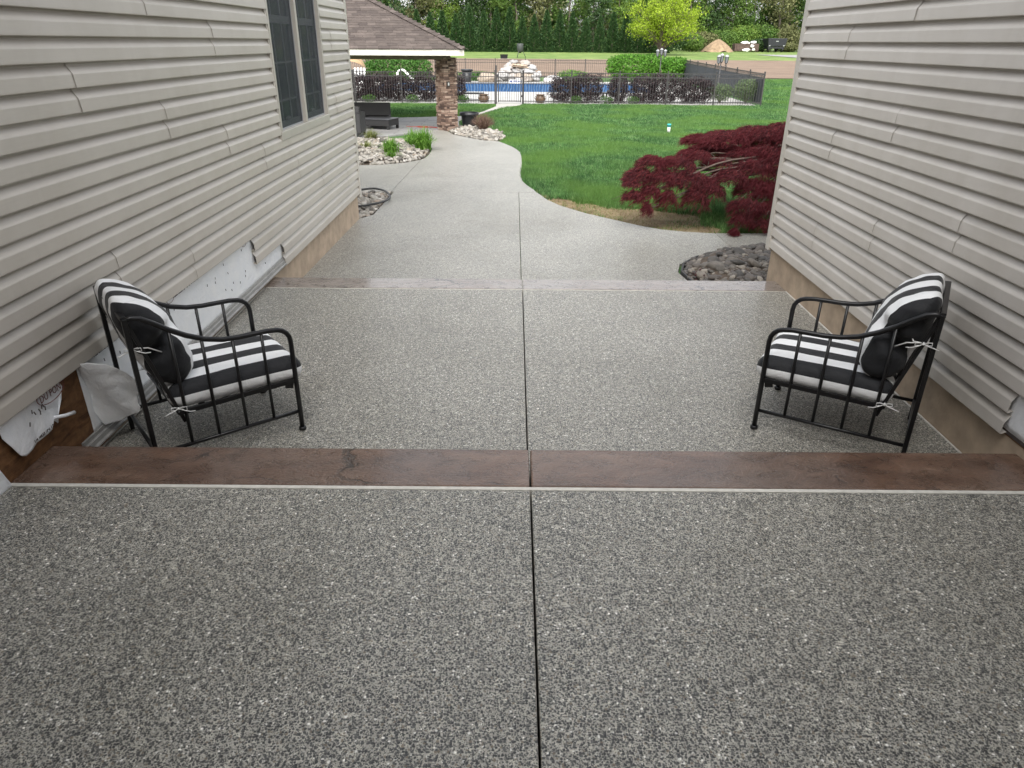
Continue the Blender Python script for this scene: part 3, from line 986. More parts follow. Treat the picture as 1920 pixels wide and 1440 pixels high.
    def bow(c, out, parent):
        c = Vector(c)
        mb = MB()
        o = Vector(out)
        a = Vector((0, .9, .15))
        mb.tube([c - o * .015 + a * .0, c + o * .01], .006, 6)
        for sg in (-1, 1):
            lp = [c, c + o * .012 + a * sg * .018 + Vector((0, 0, .010)), c + o * .016 + a * sg * .038 + Vector((0, 0, .012)), c + o * .014 + a * sg * .040 + Vector((0, 0, -.004)), c + o * .008 + a * sg * .015 + Vector((0, 0, -.006)), c]
            mb.tube(lp, .0025, 5)
            tl = [c, c + o * .014 + a * sg * .025 + Vector((0, 0, -.008)), c + o * .022 + a * sg * .052 + Vector((0, 0, -.014)), c + o * .024 + a * sg * .078 + Vector((0, 0, -.012 - .012 * (sg > 0)))]
            mb.tube(tl, .0025, 5)
        mb.build('cushion_tie', M['tie'], parent, True)
    for s in (-1, 1):
        x = s * hx
        bow((x * 1.02, .70, .672), (s, 0, 0), back)
        MB().tube([(x * .80, .62, .72), (x * .90, .655, .665), (x * .99, .69, .672)], .0035, 5).tube([(x * .84, .56, .60), (x * .93, .63, .655), (x * .99, .69, .672)], .0035, 5).build('cushion_tie', M['tie'], back, True)
        bow((x * 1.0, .605, .318), (s, 0, 0), seat)
    return root
def place_chair(o, nf, th, mirror, label):
    """nf near front foot; th angle of the depth axis below the X axis"""
    s = -1 if mirror else 1
    rear = Vector((s * math.cos(th), -math.sin(th), 0))
    wide = Vector((s * math.sin(th), math.cos(th), 0))
    o.location = Vector((nf[0], nf[1], 0.001)) + wide * CW / 2
    o.rotation_euler = (0, 0, math.atan2(-rear.x, rear.y))
    o['label'] = label
chair = make_chair()
place_chair(chair, (1.367, 3.495), R(31), False, 'black metal armchair with striped cushions standing by the garage wall')
chair2 = copy_tree(chair)
for ch in chair2.children:
    if ch.name.startswith('back_cushion'):
        ch.rotation_euler = (R(-1.6), R(1.2), R(-1.0))
        ch.location = (.004, .012, .006)
    if ch.name.startswith('seat_cushion'):
        ch.rotation_euler = (R(.4), 0, R(-1.2))
        ch.location = (-.004, -.008, 0)
place_chair(chair2, (-1.171, 3.442), R(38.8), True, 'black metal armchair with striped cushions standing by the torn house wrap')

# ------------------------------------------------------------------ rock beds
def in_poly(px, py, poly):
    px, py = np.asarray(px), np.asarray(py)
    inside = np.zeros(px.shape, bool)
    n = len(poly)
    for i in range(n):
        x0, y0 = poly[i]
        x1, y1 = poly[(i + 1) % n]
        c = ((y0 > py) != (y1 > py)) & (px < (x1 - x0) * (py - y0) / ((y1 - y0) + 1e-12) + x0)
        inside ^= c
    return inside
def poly_dist(px, py, poly):
    px, py = np.asarray(px, float), np.asarray(py, float)
    d = np.full(px.shape, 1e9)
    n = len(poly)
    for i in range(n):
        x0, y0 = poly[i]
        x1, y1 = poly[(i + 1) % n]
        dx, dy = x1 - x0, y1 - y0
        t = np.clip(((px - x0) * dx + (py - y0) * dy) / (dx * dx + dy * dy + 1e-12), 0, 1)
        d = np.minimum(d, np.hypot(px - x0 - t * dx, py - y0 - t * dy))
    return d

def ico(sub=1):
    import bmesh
    bm = bmesh.new()
    bmesh.ops.create_icosphere(bm, subdivisions=sub, radius=1)
    bm.verts.ensure_lookup_table()
    v = np.array([x.co[:] for x in bm.verts])
    f = [tuple(q_.index for q_ in p.verts) for p in bm.faces]
    bm.free()
    return v, f
ICO2, ICO2F = ico(2)
ICO3, ICO3F = ico(3)
def pebble_mesh(seed, rough=.25, flat=.55, sub=2, freq=1.2):
    V, F = (ICO2, ICO2F) if sub == 2 else (ICO3, ICO3F)
    vs = []
    for p in V:
        k = 1 + rough * pnoise((p[0] * freq + seed * 7.3, p[1] * freq, p[2] * freq)) + rough * .4 * pnoise((p[0] * freq * 2.6, p[1] * freq * 2.6 + seed * 3, p[2] * freq * 2.6))
        vs.append((p[0] * k, p[1] * k, p[2] * k * flat))
    mb = MB().add(vs, F)
    return mb.mesh('stone', True)
M['rock_dark'] = stone_mat('dark_river_rock', [(0, (.05, .046, .042)), (.3, (.095, .086, .076)), (.55, (.15, .132, .112)), (.75, (.085, .072, .066)), (.9, (.21, .185, .155)), (1, (.30, .27, .23))])
M['rock_light'] = stone_mat('pale_river_rock', [(0, (.07, .063, .055)), (.2, (.18, .165, .14)), (.5, (.29, .265, .225)), (.7, (.35, .33, .295)), (.85, (.25, .20, .145)), (1, (.48, .46, .43))])
M['rock_mixed'] = stone_mat('mixed_river_rock', [(0, (.10, .09, .08)), (.3, (.22, .20, .17)), (.6, (.38, .36, .32)), (.8, (.28, .22, .17)), (1, (.55, .53, .49))])
M['soil'] = plain('dark_mulch_soil', (.075, .055, .04), .95, .35, 14, .8)

def rock_bed(name, poly, mat, size, count, mound, label, seed, base=None):
    rng = np.random.default_rng(seed)
    zf = base or (lambda x, y: T(y))
    n = len(poly)
    cx, cy = sum(p[0] for p in poly) / n, sum(p[1] for p in poly) / n
    inner = [(cx + (x - cx) * .6, cy + (y - cy) * .6) for x, y in poly]
    vs = [(x, y, zf(x, y) - .015) for x, y in poly] + [(x, y, zf(x, y) + mound) for x, y in inner] + [(cx, cy, zf(cx, cy) + mound * 1.2)]
    fs = []
    for i in range(n):
        j = (i + 1) % n
        fs += [(i, j, j + n, i + n), (i + n, j + n, 2 * n)]
    bed = tag(MB().add(vs, fs).build(name, M['soil'], smooth=True), label, 'rock bed', kind='structure')
    xs, ys = [p[0] for p in poly], [p[1] for p in poly]
    P = []
    minx, maxx, miny, maxy = min(xs), max(xs), min(ys), max(ys)
    cell = {}
    tries = 0
    while len(P) < count and tries < count * 60:
        tries += 1
        x, y = rng.uniform(minx, maxx), rng.uniform(miny, maxy)
        s = size * float(rng.lognormal(0, .32)) * .5
        if not in_poly(x, y, poly): continue
        d = float(poly_dist(x, y, poly))
        if d < s * .75: continue
        ok = True
        for (a, b, t_) in P[-1500:] if len(P) < 1500 else P[-1500:]:
            if (a - x) ** 2 + (b - y) ** 2 < ((s + t_) * .62) ** 2:
                ok = False
                break
        if ok: P.append((x, y, s))
    # the largest in view (nearest) become single stones, the rest one mass
    P.sort(key=lambda p: p[1] - p[2] * 3)
    meshes = [pebble_mesh(seed + i) for i in range(6)]
    for me in meshes: me.materials.append(mat)
    arr, rest = P[:295], P[295:]
    def place(x, y, s):
        d = float(poly_dist(x, y, poly))
        z = zf(x, y) + mound * min(1, d / .35) + s * .22 + rng.uniform(0, .35) * s
        m = Matrix.Translation((x, y, z)) @ Matrix.Rotation(rng.uniform(0, 6.28), 4, 'Z') @ Matrix.Rotation(rng.normal() * .35, 4, 'X') @ Matrix.Rotation(rng.normal() * .35, 4, 'Y') @ Matrix.Diagonal((s * rng.uniform(1, 1.5), s * rng.uniform(.8, 1.05), s * rng.uniform(.85, 1.2), 1))
        return m
    for (x, y, s) in arr:
        o = bpy.data.objects.new('stone', meshes[int(rng.integers(6))])
        COL.objects.link(o)
        o.parent = bed
        o.matrix_local = place(x, y, s)
    if rest:
        allv, allf = [], []
        for (x, y, s) in rest:
            m = np.array(place(x, y, s))
            me = meshes[int(rng.integers(6))]
            co = np.array([v.co[:] for v in me.vertices])
            co = co @ m[:3, :3].T + m[:3, 3]
            k0 = len(allv)
            allv += co.tolist()
            allf += [tuple(i + k0 for i in f) for f in ICO2F]
        o = MB().add(allv, allf).build('stones', mat, bed, True)
        tag(o, kind='stuff')
    return bed
rock_bed('rock_bed', [(1.80, 7.36), (1.9, 6.26), (2.6, 6.26), (3.3, 6.6), (3.14, 8.55), (2.85, 8.47), (2.41, 8.28), (2.11, 7.99), (1.90, 7.72)], M['rock_dark'], .072, 760, .13, 'dark river rock bed at the garage corner', 11)
rock_bed('rock_bed', [(-4.6, 15.6), (-3.32, 15.58), (-2.86, 15.63), (-2.42, 15.99), (-2.1, 16.7), (-2.06, 17.9), (-2.12, 18.6), (-2.36, 19.6), (-3.04, 20.6), (-4.02, 21.1), (-4.6, 20.5), (-5.2, 18)], M['rock_light'], .074, 2000, .05, 'pale river rock bed with grass clumps beside the pavilion floor', 23)
rock_bed('rock_bed', [(-2.12, 23.75), (-1.8, 22.3), (-1.28, 21.42), (-.88, 20.74), (-.45, 20.5), (-.22, 21.45), (-.41, 23.05), (-1.04, 24.4), (-1.84, 24.68)], M['rock_light'], .088, 800, .06, 'pale river rock bed at the foot of the stone column', 37)
rock_bed('rock_bed', [(-3.0, 12.27), (-3.0, 10.15), (-2.2, 10.1), (-2.06, 10.4), (-2.06, 12.27)], M['rock_mixed'], .08, 420, .02, 'small mixed pebble bed at the house corner with a black pipe', 51)
# steel edging of the dark bed
M['edging'] = plain('black_edging', (.03, .03, .03), .5, .2, 20)
ed = MB()
epts = [(1.97, 6.30), (1.86, 6.8), (1.81, 7.38), (1.90, 7.70), (2.10, 7.98), (2.4, 8.25), (2.7, 8.40)]
for (a, b) in zip(epts[:-1], epts[1:]):
    ed.bar((*a, T(a[1]) + .0), (*b, T(b[1]) + .0), .02, .09)
tag(ed.build('bed_edging', M['edging']), 'black curved edging round the dark river rock bed', 'edging')
# pipe loop
hp = [(-2.7, 12.0), (-2.45, 12.25), (-2.28, 12.2), (-2.12, 11.95), (-1.99, 11.5), (-2.0, 11.15), (-2.12, 10.9), (-2.3, 10.7), (-2.5, 10.62)]
from mathutils.geometry import interpolate_bezier
def smooth_path(pts, n=6):
    P = [Vector(p) for p in pts]
    out = []
    for i in range(len(P) - 1):
        p0, p1, p2, p3 = P[max(i - 1, 0)], P[i], P[i + 1], P[min(i + 2, len(P) - 1)]
        for k in range(n):
            t = k / n
            out.append(.5 * ((2 * p1) + (p2 - p0) * t + (2 * p0 - 5 * p1 + 4 * p2 - p3) * t * t + (3 * p1 - p0 - 3 * p2 + p3) * t ** 3))
    out.append(P[-1])
    return out
tag(MB().tube(smooth_path([(x, y, T(y) + .075) for x, y in hp]), .017, 8).build('drain_hose', M['edging'], smooth=True), 'black hose looped over the pebbles at the house corner', 'hose')
# small burgundy plant in the dark bed
M['burgundy'] = leaf_mat('burgundy_leaf', [(0, (.045, .012, .016)), (.5, (.075, .018, .024)), (1, (.11, .03, .035))], .25)
def small_plant(name, label, cat, loc, n, rad, h, L, W, mat, seed, group=None):
    rng = np.random.default_rng(seed)
    t = thing(name, label, cat, loc, group=group)
    P = rng.normal(size=(n, 3)) * np.array([rad * .5, rad * .5, h * .3]) + np.array([0, 0, h * .5])
    P[:, 2] = np.clip(P[:, 2], .01, None)
    link_mesh('leaves', np_mesh('leaves', leaf_quads(P, rng.uniform(.7, 1.3, n) * L, W, rng), 4), mat, t)
    mb = MB()
    for _ in range(7):
        a = rng.uniform(0, 6.28)
        mb.tube([(0, 0, 0), (math.cos(a) * rad * .3, math.sin(a) * rad * .3, h * .5), (math.cos(a) * rad * .5, math.sin(a) * rad * .5, h * .9)], [.006, .004, .002], 5)
    mb.build('stems', M['soil'], t)
    return t
small_plant('seedling', 'tiny burgundy seedling at the tip of the dark rock bed', 'plant', (1.95, 7.12, T(7.12) + .03), 110, .09, .07, .035, .014, M['burgundy'], 4)

# grass-like clumps
M['lily'] = leaf_mat('daylily_blade', [(0, (.07, .17, .02)), (.5, (.12, .27, .035)), (1, (.20, .36, .06))], .35)
M['tuft'] = leaf_mat('tan_green_tuft', [(0, (.14, .17, .05)), (1, (.25, .27, .10))], .3)
def blade_clump(name, label, loc, n, rad, h, w, mat, seed, cat='plant', group=None):
    rng = np.random.default_rng(seed)
    t = thing(name, label, cat, loc, group=group)
    vs = []
    for _ in range(n):
        a = rng.uniform(0, 2 * pi)
        lean = rng.uniform(.1, 1) ** .8
        hh = h * rng.uniform(.7, 1.15)
        b = rng.normal(size=2) * rad * .16
        d = np.array([math.cos(a), math.sin(a)])
        s = np.array([-d[1], d[0], 0]) * w * .5
        pts = []
        for k in range(4):
            f = k / 3
            r_ = lean * rad * (f ** 1.3)
            z = hh * (f * 1.1 - .78 * lean * f * f * f)
            pts.append(np.array([b[0] + d[0] * r_, b[1] + d[1] * r_, z]))
        for k in range(3):
            w0, w1 = 1 - .25 * k, 1 - .25 * (k + 1) if k < 2 else .05
            vs += [pts[k] - s * w0, pts[k] + s * w0, pts[k + 1] + s * w1, pts[k + 1] - s * w1]
    o = link_mesh('blades', np_mesh('blades', np.array(vs), 4), mat, t)
    return t
blade_clump('daylily', 'tall bright green daylily clump next to the walkway in the pale rocks', (-2.28, 18.35, T(18.35) + .03), 420, .46, .56, .026, M['lily'], 2, group='daylilies in the pale rock bed')
blade_clump('daylily', 'left wing of the bright daylilies leaning toward the pavilion floor', (-2.62, 18.95, T(18.95) + .03), 200, .34, .46, .026, M['lily'], 12, group='daylilies in the pale rock bed')
blade_clump('daylily', 'mid-sized green daylily clump in the middle of the pale rocks', (-2.90, 17.3, T(17.3) + .03), 300, .36, .42, .024, M['lily'], 3, group='daylilies in the pale rock bed')
blade_clump('daylily', 'smallest green daylily clump near the front edge of the pale rocks', (-2.76, 16.5, T(16.5) + .03), 110, .25, .24, .02, M['lily'], 4, group='daylilies in the pale rock bed')
blade_clump('grass_tuft', 'olive grass tuft at the pavilion edge of the pale rocks', (-3.92, 20.4, T(20.4) + .03), 160, .38, .34, .02, M['tuft'], 5)
blade_clump('grass_tuft', 'thin straw coloured tuft among pale rocks by the house corner', (-3.65, 18.3, T(18.3) + .03), 90, .35, .26, .016, M['tuft'], 6)

# ------------------------------------------------------------------ pavilion
pav = thing('pavilion', 'open pavilion with brown shingle hip roof on a stacked stone column', 'pavilion', (-1.49, 22.8, T(24)), R(6))
EX, EY, EZ, SL = -1.49, 22.8, 1.765, .49
PWID, PDEP = 8.0, 7.4
XL = EX - PWID
YB = EY + PDEP
t_r = PDEP / 2
ridge_z = EZ + SL * t_r
M['fascia'] = plain('cream_fascia', (.56, .54, .47), .5, .05)
fs_ = MB()
fs_.box(XL, EX, EY, EY + .03, EZ - .185, EZ - .01).box(EX - .03, EX - .0005, EY + .031, YB, EZ - .184, EZ - .011).box(XL, EX, YB, YB + .03, EZ - .185, EZ - .01).box(XL, XL + .03, EY + .031, YB - .001, EZ - .184, EZ - .011)
fs_.build('fascia', M['fascia'], pav, world=True)
M['beam'] = plain('olive_beam', (.16, .14, .09), .7, .2, 6)
bm_ = MB()
bm_.box(XL + .5, -1.95, 23.62, 23.82, EZ - .31, EZ - .12)
bm_.build('beam', M['beam'], pav, world=True)
MB().box(XL + .5, -2.05, YB - .8, YB - .6, EZ - .31, EZ - .12).build('beam', M['beam'], pav, world=True)
MB().box(XL + .031, EX - .031, EY + .031, YB - .001, EZ - .12, EZ - .10).build('soffit', M['beam'], pav, world=True)
# roof deck (four hip planes)
A = [(EX, EY, EZ - .02), (EX, YB, EZ - .02), (XL, YB, EZ - .02), (XL, EY, EZ - .02)]
r1, r2 = (EX - t_r, EY + t_r, ridge_z - .02), (XL + t_r, EY + t_r, ridge_z - .02)
roof = MB().add(A + [r1, r2], [(3, 0, 4, 5), (0, 1, 4), (1, 2, 5, 4), (2, 3, 5)]).build('roof', M['roof_plain'], pav, world=True)
M['shingle'] = stone_mat('brown_shingle', [(0, (.06, .046, .041)), (.35, (.076, .06, .052)), (.7, (.09, .071, .062)), (1, (.115, .092, .081))], .9)
rngS = random.Random(9)
expo = .155
ln = math.sqrt(1 + SL * SL)
rows = int(t_r * ln / expo)
sh_list = []
for j in range(rows):
    u0 = j * expo / ln          # plan distance from the eave
    xr = EX + .02 - u0
    xl = max(XL + u0, -8.4)
    x = xr - rngS.uniform(0, .12)
    xprev = xr
    while xprev > xl:
        w = rngS.uniform(.22, .42)
        sh_list.append((j, u0, max(xl, xprev - w), xprev))
        xprev -= w + .006
def shingle_mb(mb, u0, xa, xb, proud):
    u1 = u0 + (expo + .03) / ln
    y0, y1 = EY - .025 + u0, EY - .025 + u1
    z0, z1 = EZ + SL * (u0 - .025) + .012 + proud, EZ + SL * (u1 - .025) + .006
    th = .03
    mb.add([(xa, y0, z0), (xb, y0, z0), (xb, y1, z1), (xa, y1, z1), (xa, y0 + .003, z0 - th), (xb, y0 + .003, z0 - th)], [(0, 1, 2, 3), (4, 5, 1, 0), (1, 5, 2), (0, 3, 4)])
vis = [s for s in sh_list if s[3] > -6.2]
hid = [s for s in sh_list if s[3] <= -6.2]
vis.sort(key=lambda s: s[0])
for s in vis[:298]:
    mb = MB()
    shingle_mb(mb, s[1], s[2], s[3], rngS.uniform(0, .01))
    mb.build('shingle', M['shingle'], roof)
mb = MB()
for s in vis[298:] + hid: shingle_mb(mb, s[1], s[2], s[3], rngS.uniform(0, .01))
tag(mb.build('shingles', M['shingle'], roof), kind='stuff')
# hip caps
nc = 26
for i in range(nc):
    t0 = i * t_r / nc
    t1 = t0 + t_r / nc + .05
    a = Vector((EX + .02 - t0, EY - .02 + t0, EZ + SL * t0 + .035))
    b = Vector((EX + .02 - t1, EY - .02 + t1, EZ + SL * t1 + .018))
    sd = Vector((.11, .11, -.045))
    sd2 = Vector((-.11, -.11, -.045))
    th = Vector((0, 0, -.015))
    MB().add([a, a + sd, b + sd, b, a + sd2, b + sd2, a + th, a + sd + th, a + sd2 + th], [(0, 1, 2, 3), (4, 0, 3, 5), (6, 7, 1, 0), (8, 6, 0, 4)]).build('hip_shingle', M['shingle'], roof)
# stacked stone columns
M['veneer'] = stone_mat('ledgestone', [(0, (.06, .038, .03)), (.25, (.13, .082, .062)), (.5, (.21, .135, .10)), (.75, (.30, .205, .155)), (1, (.42, .32, .25))], .8)
M['mortar'] = plain('column_core', (.05, .042, .036), .95, .2)
stone_unit = []
for i in range(5):
    rj = random.Random(70 + i)
    j = lambda: rj.uniform(-.05, .05)
    mbx = MB().add([(-.5 + j(), -.5, -.5 + j()), (.5 + j(), -.5, -.5 + j()), (.5 + j() * .4, .5, -.5), (-.5 + j() * .4, .5, -.5), (-.5 + j(), -.5 + j(), .5 + j()), (.5 + j(), -.5 + j(), .5 + j()), (.5, .5, .5), (-.5, .5, .5)],
                   [(0, 3, 2, 1), (4, 5, 6, 7), (0, 1, 5, 4), (1, 2, 6, 5), (2, 3, 7, 6), (3, 0, 4, 7)])
    me = mbx.mesh('veneer_stone')
    me.materials.append(M['veneer'])
    stone_unit.append(me)
def column(cx, cy, half, z0, z1, rot, detailed, seed):
    rj = random.Random(seed)
    core = MB()
    m = Matrix.Translation((cx, cy, 0)) @ Matrix.Rotation(rot, 4, 'Z')
    h = half - .03
    core.add([m @ Vector(p) for p in [(-h, -h, z0), (h, -h, z0), (h, h, z0), (-h, h, z0), (-h, -h, z1), (h, -h, z1), (h, h, z1), (-h, h, z1)]], [(0, 3, 2, 1), (4, 5, 6, 7), (0, 1, 5, 4), (1, 2, 6, 5), (2, 3, 7, 6), (3, 0, 4, 7)])
    co = core.build('column', M['mortar'], pav, world=True)
    z = z0
    cnt = 0
    while z < z1 - .03:
        hh = min(rj.choice([.04, .048, .055, .062, .075]), z1 - z)
        for side in range(4):
            if not detailed and side > 0: hs_ = 2
            x = -half + rj.uniform(-.02, .015)
            while x < half - .02:
                w = rj.uniform(.09, .26) if side in (0, 3) else rj.uniform(.3, .5)
                x1 = min(x + w, half + rj.uniform(-.01, .02))
                if half - x1 < .08: x1 = half + rj.uniform(-.01, .02)
                dep = .075
                out = half + rj.uniform(-.014, .022)
                o = bpy.data.objects.new('veneer_stone', stone_unit[rj.randrange(5)])
                COL.objects.link(o)
                o.parent = co
                loc = Vector(((x + x1) / 2, -out + dep / 2, z + hh / 2))
                o.matrix_local = m @ Matrix.Rotation(side * pi / 2, 4, 'Z') @ Matrix.Translation(loc) @ Matrix.Diagonal((x1 - x - .008, dep, hh - .008, 1))
                x = x1
                cnt += 1
        z += hh
    return co
col1 = column(-2.02, 23.92, .235, T(24) - .02, EZ - .25, R(33), True, 4)
M['outlet'] = plain('outlet_cover', (.5, .5, .48), .5, .05)
mm = Matrix.Translation((-2.02, 23.92, 0)) @ Matrix.Rotation(R(33), 4, 'Z')
pl_ = MB()
def obx(mb, m, x0, x1, y0, y1, z0, z1):
    return mb.add([m @ Vector(p) for p in [(x0, y0, z0), (x1, y0, z0), (x1, y1, z0), (x0, y1, z0), (x0, y0, z1), (x1, y0, z1), (x1, y1, z1), (x0, y1, z1)]], [(0, 3, 2, 1), (4, 5, 6, 7), (0, 1, 5, 4), (1, 2, 6, 5), (2, 3, 7, 6), (3, 0, 4, 7)])
mm2 = mm @ Matrix.Rotation(-pi / 2, 4, 'Z')
obx(pl_, mm, -.16, -.06, -.285, -.25, .70, .85).build('outlet_box', M['mortar'], pav, world=True)
obx(MB(), mm, -.135, -.085, -.292, -.286, .735, .815).build('outlet_cover', M['outlet'], pav, world=True)
for (cx, cy) in ((-1.95, YB - .72), (XL + .9, 23.85), (XL + .9, YB - .75)):
    h = .2
    MB().box(cx - h, cx + h, cy - h, cy + h, T(24) - .1, EZ - .25).build('column', M['veneer'], pav, world=True)

# ------------------------------------------------------------------ pavilion furniture
M['wicker'] = None
def wicker_mat():
    t = NT('black_wicker')
    v = t.coord()
    wv = t.n('ShaderNodeTexWave', wave_type='BANDS', bands_direction='Z')
    wv.inputs['Scale'].default_value = 14
    wv.inputs['Distortion'].default_value = .8
    t.l(v, wv.inputs[0])
    t.bump(wv.outputs[1], .5, .01)
    c = t.ramp(wv.outputs[1], [(.2, (.003, .003, .003)), (.8, (.011, .010, .010))])
    return t.set(c, .5)
M['wicker'] = wicker_mat()
def flo(y): return T(min(y, 24)) + .022 - max(0, y - 24) * .004
so = thing('wicker_sofa', 'black wicker sofa seen end-on under the pavilion roof', 'sofa', (-4.75, 24.75, flo(24.75)))
MB().box(-.6, .62, .30, .40, .05, .70).build('backrest', M['wicker'], so, bevel=.02)
MB().box(-.6, .62, -.35, .295, .12, .32).build('seat', M['wicker'], so, bevel=.02)
for x in (-.55, .55):
    for y in (-.3, .33): MB().box(x - .03, x + .03, y - .03, y + .03, 0, .12).build('leg', M['wicker'], so)
ct = thing('wicker_table', 'low black wicker coffee table on short legs under the pavilion', 'table', (-4.28, 23.75, flo(23.75)), R(-18))
MB().box(-.5, .5, -.36, .36, .13, .31).build('apron', M['wicker'], ct, bevel=.015)
MB().box(-.52, .52, -.38, .38, .312, .338).build('table_top', plain('slate_top', (.05, .05, .055), .3, .15), ct, bevel=.006)
for x in (-.46, .46):
    for y in (-.32, .32): MB().box(x - .035, x + .035, y - .035, y + .035, 0, .13).build('leg', M['wicker'], ct)
ac = thing('wicker_armchair', 'black wicker armchair showing one tall square arm beside the house corner', 'armchair', (-4.72, 21.55, flo(21.55)))
MB().box(.22, .36, -.36, .40, .10, .64).build('armrest', M['wicker'], ac, bevel=.02)
MB().box(-.38, -.24, -.36, .40, .10, .64).build('armrest', M['wicker'], ac, bevel=.02)
MB().box(-.235, .215, -.3, .3, .14, .38).build('seat', M['wicker'], ac, bevel=.02)
MB().box(-.235, .215, .305, .42, .14, .78).build('backrest', M['wicker'], ac, bevel=.02)
for x in (-.32, .31):
    for y in (-.3, .34): MB().box(x - .03, x + .03, y - .03, y + .03, 0, .11).build('leg', M['wicker'], ac)
M['red'] = plain('red_cord', (.35, .035, .02), .5, .1)
rj = random.Random(2)
pts = [(-2.5, 24.1), (-2.75, 24.25), (-2.95, 24.1), (-3.1, 24.35), (-2.9, 24.45), (-2.8, 24.2), (-3.05, 24.15), (-3.2, 24.45), (-3.0, 24.5), (-3.3, 24.3), (-3.55, 24.5)]
tag(MB().tube(smooth_path([(x, y, flo(y) + .012 + .02 * rj.random()) for x, y in pts], 5), .014, 6).build('extension_cord', M['red'], smooth=True), 'red extension cord tangled on the floor left of the stone column', 'cord')
# black tapered planter and dry bush
M['black_plastic'] = plain('black_planter', (.012, .013, .015), .4, .2, 9)
pn = thing('planter', 'tall black tapered planter with thick rim behind the stone column bed', 'planter', (-1.47, 24.35, T(24.35) + .02))
MB().lathe([(.20, 0), (.215, .03), (.255, .36), (.262, .40)], 24).build('pot', M['black_plastic'], pn, True)
MB().lathe([(.262, .385), (.305, .39), (.312, .41), (.312, .475), (.295, .485), (.27, .47), (.262, .42)], 24).build('rim', M['black_plastic'], pn, True)
MB().lathe([(.01, .415), (.262, .41), (.26, .40)], 24).build('potting_soil', M['soil'], pn, True)
M['twig'] = leaf_mat('dry_twigs', [(0, (.10, .055, .045)), (.5, (.16, .10, .075)), (1, (.24, .17, .12))], .1)
def twig_bush(name, label, loc, n, rad, h, mat, seed, w=.008):
    rng = np.random.default_rng(seed)
    t = thing(name, label, 'bush', loc)
    vs = []
    for _ in range(n):
        a = rng.uniform(0, 2 * pi)
        lean = math.sqrt(rng.uniform(0, 1))
        b = rng.normal(size=3) * .04
        tip = np.array([math.cos(a) * rad * lean, math.sin(a) * rad * lean, h * math.sqrt(max(.05, 1 - .75 * lean ** 2)) * rng.uniform(.75, 1.05)])
        mid = tip * .5 + np.array([0, 0, h * .06])
        s = np.array([rng.normal(), rng.normal(), 0])
        s = s / (np.linalg.norm(s) + 1e-6) * w
        b[2] = 0
        vs += [b - s, b + s, mid + s * .7, mid - s * .7, mid - s * .7, mid + s * .7, tip + s * .3, tip - s * .3]
        for q_ in range(3):
            f = rng.uniform(.45, .95)
            p = tip * f
            e_ = p + rng.normal(size=3) * rad * .16 + np.array([0, 0, h * .08])
            vs += [p - s * .5, p + s * .5, e_ + s * .3, e_ - s * .3]
    link_mesh('twigs', np_mesh('twigs', np.array(vs), 4), mat, t)
    return t
twig_bush('dry_bush', 'small brownish twiggy bush in front of the black planter', (-.98, 23.2, T(23.2) + .05), 330, .40, .50, M['twig'], 3)

# ------------------------------------------------------------------ vent pipe in the lawn
vt = thing('vent_pipe', 'white standpipe with a teal cap sticking out of the lawn', 'pipe', (4.87, 23.6, T(23.6)))
M['pvc'] = plain('white_pvc', (.75, .75, .72), .4, .06)
M['teal'] = plain('teal_cap', (.02, .32, .30), .4, .1)
MB().lathe([(.05, 0), (.05, .18)], 14).build('pipe', M['pvc'], vt, True)
MB().lathe([(.062, .17), (.066, .18), (.066, .235), (.055, .262), (.02, .268)], 14).build('cap', M['teal'], vt, True)
MB().lathe([(.067, .195), (.069, .20), (.069, .215), (.067, .22)], 14).build('cap_band', M['black_plastic'], vt, True)

# ------------------------------------------------------------------ lawn grass
M['grass'] = leaf_mat('lawn_grass', [(0, (.022, .078, .020)), (.35, (.058, .155, .046)), (.75, (.11, .24, .078)), (1, (.24, .36, .17))], .4, (.45, (.14, .26, .055)), .55, ((11, 1.0), (4.5, .7), (1.1, .35)))
M['dry_grass'] = leaf_mat('dry_grass', [(0, (.20, .14, .07)), (.5, (.32, .25, .13)), (.8, (.14, .20, .05)), (1, (.40, .33, .20))], .25)
LAWN = EDGE + [(-.22, 21.45), (-.41, 23.05), (-1.04, 24.45), (-1.80, 24.75), (-1.95, 27.1), (-1.80, 27.6), (-1.34, 29.88), (-.66, 32.64), (.27, 34.59), (.40, 35.6), (30, 35.6), (30, 9.4)]
LAWN_L = [(-9.5, 27.25), (-5.36, 27.5), (-4.24, 27.81), (-2.91, 28.36), (-1.96, 28.67), (-1.34, 30.91), (-.88, 33.84), (-.9, 35.2), (-9.5, 35.2)]
LAWN_R = [(11.9, 35.6), (30, 35.6), (36, 57.5), (12.4, 57.5)]
BARE = [(.40, 12.5), (.62, 12.2), (.95, 11.75), (1.4, 11.3), (1.9, 11.1), (2.5, 10.8), (3.4, 10.6), (3.6, 10.0), (3.4, 9.36), (2.95, 9.32), (2.5, 9.32), (1.99, 9.53), (1.52, 10.03), (1.08, 10.58), (.72, 11.19), (.42, 12.2)]
BARE_T = [(.30, 12.9), (.70, 12.35), (1.0, 11.8), (1.45, 11.35), (1.95, 11.15), (2.5, 10.85), (2.9, 10.75), (3.15, 10.3), (2.8, 9.9), (2.95, 9.5), (2.7, 9.0), (2.4, 8.9), (1.8, 9.1), (1.2, 9.7), (.75, 10.3), (.4, 11.0), (.1, 12.0)]
